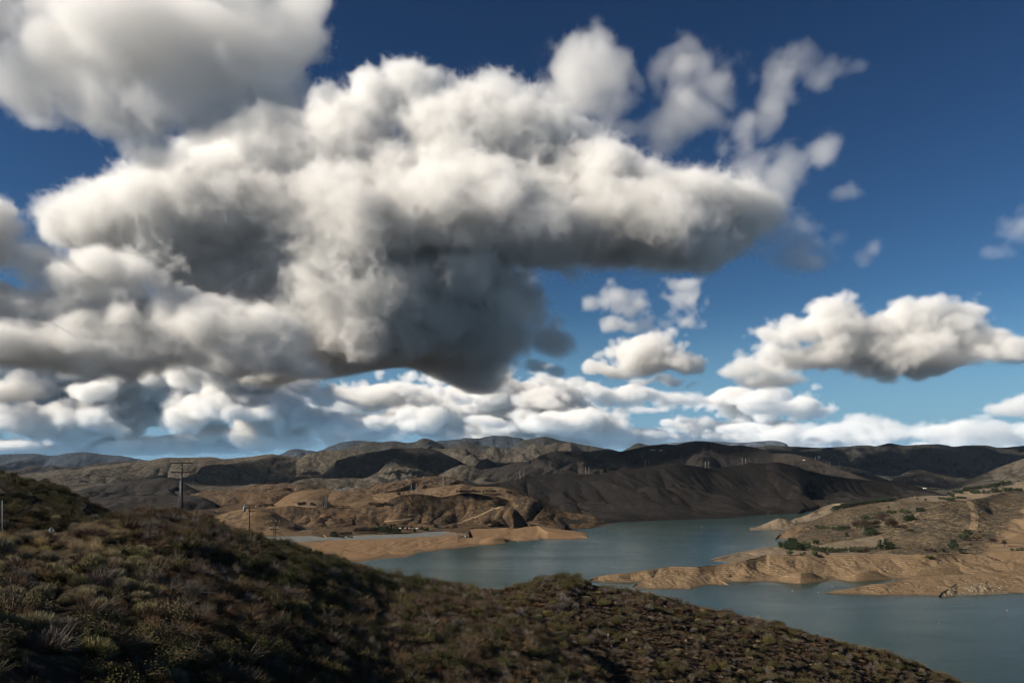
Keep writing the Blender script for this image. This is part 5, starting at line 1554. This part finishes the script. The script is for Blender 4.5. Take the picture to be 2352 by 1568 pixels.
def volume_tree(mn, mx, shape, mat, grid):
    ng = bpy.data.node_groups.new('cloud_volume', 'GeometryNodeTree')
    ng.interface.new_socket('Geometry', in_out='INPUT', socket_type='NodeSocketGeometry')
    ng.interface.new_socket('Geometry', in_out='OUTPUT', socket_type='NodeSocketGeometry')
    N, K = ng.nodes, ng.links
    oi, go = N.new('GeometryNodeObjectInfo'), N.new('NodeGroupOutput')
    oi.inputs['Object'].default_value = grid
    vc = N.new('GeometryNodeVolumeCube')
    vc.inputs['Min'].default_value = mn
    vc.inputs['Max'].default_value = mx
    for k, s in zip('XYZ', shape):
        vc.inputs['Resolution ' + k].default_value = s
    def vm(op, a, b):
        n = N.new('ShaderNodeVectorMath')
        n.operation = op
        for i, v in enumerate((a, b)):
            if v is None:
                continue
            if hasattr(v, 'is_output'):
                K.new(v, n.inputs[i])
            else:
                n.inputs[i].default_value = v
        return n.outputs[0]
    def im(op, a, b):
        n = N.new('FunctionNodeIntegerMath')
        n.operation = op
        for i, v in enumerate((a, b)):
            if hasattr(v, 'is_output'):
                K.new(v, n.inputs[i])
            else:
                n.inputs[i].default_value = v
        return n.outputs[0]
    st = tuple((mx[i] - mn[i]) / (shape[i] - 1) for i in range(3))
    q = vm('SUBTRACT', N.new('GeometryNodeInputPosition').outputs[0], tuple(mn))
    q = vm('FLOOR', vm('ADD', vm('DIVIDE', q, st), (.5, .5, .5)), None)
    sx = N.new('ShaderNodeSeparateXYZ')
    K.new(q, sx.inputs[0])
    i = im('ADD', im('MULTIPLY', im('ADD', im('MULTIPLY', sx.outputs[0], shape[1]), sx.outputs[1]), shape[2]), sx.outputs[2])
    si = N.new('GeometryNodeSampleIndex')
    si.data_type = 'FLOAT'
    si.domain = 'POINT'
    K.new(oi.outputs['Geometry'], si.inputs['Geometry'])
    na = N.new('GeometryNodeInputNamedAttribute')
    na.data_type = 'FLOAT'
    na.inputs['Name'].default_value = 'rho'
    K.new(na.outputs['Attribute'], si.inputs['Value'])
    K.new(i, si.inputs['Index'])
    K.new(si.outputs[0], vc.inputs['Density'])
    sm = N.new('GeometryNodeSetMaterial')
    K.new(vc.outputs[0], sm.inputs[0])
    sm.inputs['Material'].default_value = mat
    K.new(sm.outputs[0], go.inputs[0])
    return ng

def cloud(label, D, blobs, vox, dens=0.010, seed=1, depth=1.0, fine=1.0, wisp=0.0, base=None, sharp=3.0, soft=1.0, flat=1.0, cells=(58, 26, 11.5, 5.5), amps=(.20, .17, .14, .12), kind=None, jit=.3, lift=0.0, shift=(0, 0)):
    """blobs: (column, row, half width, half height[, shift away, strength]) of the cloud's main masses, seen from the viewpoint at distance D;
    their depth is that of their width times depth. vox, cells: sizes in frame pixels at that distance."""
    rng = np.random.default_rng(seed)
    k = D / F
    B = []
    for b in blobs:
        p, q, rx, rz = b[:4]
        dy = b[4] if len(b) > 4 else 0.0
        wgt = b[5] if len(b) > 5 else 1.0
        Yc = D * (1 + dy)
        s = Yc / F
        c = ((p - 512) * s + shift[0], Yc + shift[1] + rng.uniform(-jit, jit) * rx * s * .5, CH + (HOR - q) * s)
        B.append((c, (rx * s, (rx * .55 + rz * .45) * s * depth, rz * s), wgt))
    pad = 1.28
    mn = [min(c[i] - r[i] * pad for c, r, _ in B) for i in range(3)]
    mx = [max(c[i] + r[i] * pad for c, r, _ in B) for i in range(3)]
    if base is not None:
        mn[2] = max(mn[2], CH + (HOR - base) * k - 30 * k)
    vs = vox * k
    shape = [max(8, int((mx[i] - mn[i]) / (vs * (1.0 if i != 1 else 1.35)))) for i in range(3)]
    size = [mx[i] - mn[i] for i in range(3)]
    ax = [np.linspace(mn[i], mx[i], shape[i], dtype=np.float32) for i in range(3)]
    X, Y, Z = ax[0][:, None, None], ax[1][None, :, None], ax[2][None, None, :]
    cw = [c * k for c in cells]
    # the masses, bent by slow turbulence
    wp = noise3(rng, shape, size, cw[0] * 1.1) * (cw[0] * .16)
    wq = wp[::-1, ::-1, :]
    f = np.full(shape, -2.0, np.float32)
    for c, r, wgt in B:
        lo = [max(0, int((c[i] - r[i] * 2.0 - mn[i]) / size[i] * shape[i])) for i in range(3)]
        hi = [min(shape[i], int((c[i] + r[i] * 2.0 - mn[i]) / size[i] * shape[i]) + 2) for i in range(3)]
        sl = tuple(slice(a, b) for a, b in zip(lo, hi))
        dx = (X[sl[0]] + wp[sl] - c[0]) / r[0]
        dy = (Y[:, sl[1]] - c[1]) / r[1]
        dz = (Z[:, :, sl[2]] + wq[sl] - c[2]) / r[2]
        rr = np.sqrt(dx * dx + dy * dy + dz * dz)
        g = (1 - rr) * wgt
        f[sl] = np.maximum(f[sl], g) + .12 * np.clip(np.minimum(f[sl], g) + .6, 0, 1)
    del wp, wq
    n = amps[0] * noise3(rng, shape, size, cw[0]) + amps[1] * (np.abs(noise3(rng, shape, size, cw[1])) - .8)
    m2 = np.abs(noise3(rng, shape, size, cw[2]))
    n += amps[2] * (m2 - .8) * max(0.0, 1 - wisp)
    # shredded edges: fine filaments that eat into the thin outer part
    fil = m2[::-1, :, ::-1] * .9
    fil = fil + .7 * np.abs(noise3(rng, shape, size, cw[3])) + .5 * np.abs(noise3(rng, shape, size, cw[3] * .55))
    f = f * soft + n * fine - .04 + lift
    f -= amps[3] * fil * (.6 + wisp * 1.6) * np.clip(1.2 - f * 2.0, .15, 1.2) - .05
    if base is not None:
        zb = CH + (HOR - base) * k
        f = f - flat * np.clip((zb - Z) / (10 * k) + .25 * 0, 0, 3)
    rho = np.clip(f * sharp, 0, 1)
    # fade out before the sides of the box
    for i, A in enumerate((X, Y, Z)):
        e = np.clip(np.minimum(A - mn[i], mx[i] - A) / (3 * vs), 0, 1)
        rho = rho * e
    rho = rho.astype(np.float32)
    me = bpy.data.meshes.new('cloud')
    me.vertices.add(rho.size)
    me.attributes.new('rho', 'FLOAT', 'POINT').data.foreach_set('value', rho.ravel())
    mat = cloud_mat('cloud_vapour', dens * 5000.0 / D)
    grid = bpy.data.objects.new('cloud_density_samples', me)      # bare data, read by the volume's nodes
    vo = bpy.data.volumes.new('cloud')
    vo.materials.append(mat)
    o = bpy.data.objects.new('cloud', vo)
    col.objects.link(o)
    o.modifiers.new('volume', 'NODES').node_group = volume_tree(mn, mx, shape, mat, grid)
    tag(o, label, 'cloud', 'clouds in the sky', kind)
    print('cloud', label[:40], shape, round(rho.size / 1e6, 2), 'M', [round(v) for v in mn], [round(v) for v in mx])
    return o


def bank(seed, n, px, py, rx, rz, dyr=(-.12, .12), tilt=0.0):
    r = np.random.default_rng(seed)
    out = []
    for _ in range(n):
        a = r.uniform(*px)
        b = r.uniform(*py) + tilt * (a - px[0])
        s = r.uniform(.7, 1.25)
        out.append((a, b, r.uniform(*rx) * s, r.uniform(*rz) * s, r.uniform(*dyr), r.uniform(.75, 1.1)))
    return out

CV = 1.55   # voxel size in frame pixels
cloud('huge cumulus bank across the middle of the sky with a dark grey underside', 5700,
      [(85, 225, 42, 40, -.03), (140, 215, 74, 54, -.04), (205, 215, 80, 60, -.05), (225, 168, 50, 42), (275, 165, 66, 58, -.03), (340, 150, 74, 60, -.02), (415, 84, 48, 44), (375, 108, 50, 40), (440, 132, 80, 62),
       (520, 150, 84, 52), (600, 185, 88, 60), (670, 198, 78, 54), (725, 212, 44, 44), (755, 205, 34, 30, .01), (330, 222, 130, 66, -.05), (430, 190, 110, 60, -.03), (480, 222, 140, 60, -.04), (610, 235, 120, 44, -.03), (560, 258, 90, 28, -.02), (670, 250, 74, 26, -.03),
       (230, 275, 84, 46, .0), (340, 285, 130, 60, .02), (450, 290, 115, 64, .03), (390, 326, 165, 54, .05, 1.3), (480, 335, 74, 36, .05), (220, 305, 62, 36, .03), (250, 335, 60, 30, .05), (310, 343, 105, 38, .05, 1.35), (230, 318, 60, 34, .04, 1.2), (430, 362, 95, 24, .06, 1.25), (455, 372, 70, 15, .06, 1.3), (360, 366, 120, 20, .06, 1.45), (540, 365, 18, 7, .05, .8), (530, 310, 34, 26, .04), (555, 345, 28, 16, .05), (560, 368, 16, 6, .05, .8)],
      CV, dens=.015, seed=5, depth=1.0, sharp=1.7, wisp=.7, soft=1.1, lift=.09, amps=(.14, .11, .14, .13), base=386)
cloud('white cloud filling the upper left corner with a grey belly', 3400,
      [(-50, 20, 90, 62), (50, 40, 95, 66), (150, 45, 105, 72), (235, 45, 84, 58), (285, 25, 46, 44), (100, 112, 66, 36), (195, 98, 76, 42), (135, 148, 34, 24), (260, 95, 50, 30), (50, 135, 20, 10, 0, .7), (165, 170, 18, 8, 0, .7), (315, 85, 18, 14, 0, .7)],
      CV, dens=.0062, seed=7, sharp=1.3, wisp=.9, fine=1.15, lift=.10, amps=(.20, .17, .14, .22))
cloud('pale broken cumulus at the left edge below the huge bank', 4500,
      [(-30, 240, 60, 40), (40, 255, 50, 32), (10, 300, 80, 30), (90, 300, 80, 26), (170, 318, 40, 24), (180, 305, 22, 18), (70, 330, 100, 22), (150, 345, 90, 24), (240, 355, 70, 28), (60, 352, 120, 22), (-30, 210, 44, 30), (110, 275, 80, 34), (200, 330, 90, 30), (-20, 330, 70, 40), (300, 366, 70, 14), (-150, 230, 60, 42), (-215, 250, 80, 52), (-110, 275, 60, 36)],  # last three masses, off the left edge, are added to shade the rest
      1.7, dens=.013, seed=9, sharp=1.7, wisp=.7, base=384, lift=.08, amps=(.20, .15, .15, .11), cells=(43.4, 19.8, 9.3, 4.34))
cloud('small dark cloud with a white puff at the left edge', 7200,
      [(-20, 350, 40, 22), (20, 345, 24, 18), (10, 385, 40, 16), (45, 390, 18, 9), (-10, 380, 34, 20)],
      1.8, dens=.014, seed=12, sharp=2.2, wisp=.3, cells=(24.8, 12.4, 6.2, 3.1))
cloud('grey layered cloud deck low over the hills at the left', 15000,
      bank(21, 46, (-60, 330), (375, 432), (34, 70), (9, 18)) + bank(22, 22, (280, 560), (395, 436), (34, 70), (7, 13)) + bank(23, 14, (-60, 260), (440, 452), (40, 80), (5, 8)) + bank(24, 26, (-260, 330), (345, 385), (40, 80), (14, 24)) + bank(25, 12, (-330, -90), (250, 360), (60, 100), (30, 50)),  # the last bank lies out of view, added to shade the deck
      1.9, dens=.026, seed=14, sharp=1.9, wisp=.6, cells=(26, 11, 5.4, 3), fine=1.6, base=452)
cloud('bright layered cloud bank low over the middle of the ridge', 17000,
      bank(31, 24, (330, 560), (374, 425), (26, 50), (7, 13)) + bank(32, 16, (540, 790), (396, 424), (22, 44), (6, 11)) + bank(33, 16, (470, 800), (430, 446), (36, 64), (4, 8)) + [(620, 396, 44, 9), (690, 398, 50, 9), (755, 392, 22, 8)],
      1.5, dens=.022, seed=15, sharp=1.9, wisp=.6, cells=(22, 9.5, 4.8, 2.6), fine=1.5, base=450)
cloud('long low cloud bank over the right horizon', 22000,
      bank(41, 30, (720, 1070), (428, 446), (22, 46), (5, 9)) + [(905, 428, 40, 14), (860, 430, 40, 12), (1000, 432, 50, 12)],
      1.6, dens=.010, seed=16, sharp=1.8, wisp=.6, cells=(20, 9, 4.6, 2.5), fine=1.5, base=448)
cloud('compact white cumulus with a flat base right of the huge bank', 9000,
      [(610, 370, 24, 8), (640, 357, 36, 17), (660, 350, 26, 17), (683, 362, 20, 12), (655, 368, 40, 9)],
      1.5, dens=.017, seed=17, sharp=2.6, wisp=.15, cells=(17.4, 9.3, 4.96, 2.48), base=378)
cloud('thin grey scrap of cloud under the compact cumulus', 9300,
      [(645, 381, 20, 5), (672, 378, 20, 6), (690, 384, 14, 4), (575, 385, 14, 3, 0, .7), (545, 366, 16, 6, -.1)],
      1.4, dens=.012, seed=18, sharp=2.0, wisp=.4, cells=(14.9, 7.44, 4.34, 2.48))
cloud('broken grey cumulus scrap above the compact cumulus', 8000,
      [(625, 324, 30, 8), (660, 318, 36, 10), (640, 304, 26, 11), (685, 302, 26, 12), (603, 298, 18, 14, 0, .75), (680, 288, 16, 9, 0, .7)],
      1.6, dens=.007, seed=33, sharp=1.4, wisp=.9, fine=1.5, cells=(15, 7.5, 4, 2.3))
cloud('broad grey cumulus with two humps at the right', 9500,
      [(770, 340, 36, 14), (800, 330, 36, 17), (838, 318, 36, 22), (850, 330, 60, 20), (905, 325, 46, 22), (940, 328, 44, 20), (960, 345, 50, 16), (870, 352, 100, 18), (800, 358, 70, 12), (930, 362, 90, 13), (985, 350, 52, 15), (1040, 351, 52, 14), (940, 356, 80, 14), (725, 372, 24, 10), (770, 378, 44, 9)],
      1.9, dens=.014, seed=20, sharp=2.6, wisp=.15, cells=(26, 12.4, 6.2, 3.1), base=386)
cloud('round topped thin cloud above the huge bank', 4300,
      [(588, 74, 52, 42), (560, 98, 36, 24), (605, 108, 46, 28)],
      2.0, dens=.0040, seed=24, sharp=1.0, wisp=1.2, fine=1.3, cells=(24.8, 12.4, 6.2, 3.1))
cloud('ragged veil of cloud right of the round topped one', 4400,
      [(690, 62, 46, 32), (715, 80, 48, 32), (675, 105, 42, 42), (650, 128, 56, 36), (720, 115, 40, 32)],
      2.0, dens=.0026, seed=25, sharp=.9, wisp=1.3, fine=1.5, cells=(26, 12.4, 6.2, 3.1))
cloud('curled wisp of cloud furthest right in the upper sky', 4500,
      [(800, 62, 34, 26), (825, 74, 36, 22), (778, 88, 32, 30), (766, 112, 30, 28)],
      2.0, dens=.0026, seed=26, sharp=.9, wisp=1.3, fine=1.6, cells=(24.8, 12.4, 6.2, 3.1))
cloud('faint grey tail at the right end of the huge bank', 5600,
      [(785, 185, 48, 48), (800, 225, 44, 40), (795, 252, 40, 20), (750, 168, 42, 34), (865, 248, 14, 8, 0, .8), (850, 190, 14, 9, 0, .7)],
      2.2, dens=.0040, seed=27, sharp=1.0, wisp=1.2, fine=1.4, cells=(31, 14.9, 7.44, 3.72))
cloud('small grey cloud near the right edge above the horizon', 12000,
      [(1005, 408, 26, 8), (1030, 404, 34, 11)],
      1.6, dens=.010, seed=28, sharp=2.0, wisp=.3, cells=(17.4, 8.68, 4.34, 2.48))
cloud('thin streak of high cloud at the right edge', 9000,
      [(1010, 232, 26, 16), (990, 250, 26, 10), (1030, 215, 24, 14)],
      1.8, dens=.0022, seed=29, sharp=1.0, wisp=.9, cells=(18.6, 8.06, 3.72, 1.86))

# a thin unseen cloud, added behind the viewpoint to lay broken shade on the near slope
cloud('thin cloud overhead behind the viewpoint', 3000, [(80, 225, 70, 28), (150, 225, 70, 30), (20, 228, 60, 26), (110, 215, 80, 30), (200, 228, 50, 24)],
      4.0, dens=.0008, seed=61, sharp=1.2, wisp=.6, lift=.05, shift=(150, -3290), depth=1.6)

# ------------------------------------------------------------------ the air between here and the far ranges
hz = MB().box((0, 5800, 292), (16800, 12400, 614)).build('haze', cloud_mat('thin_air', 5e-6, (.62, .80, 1.0)))
tag(hz, 'thin bluish haze over the valley', kind='stuff')
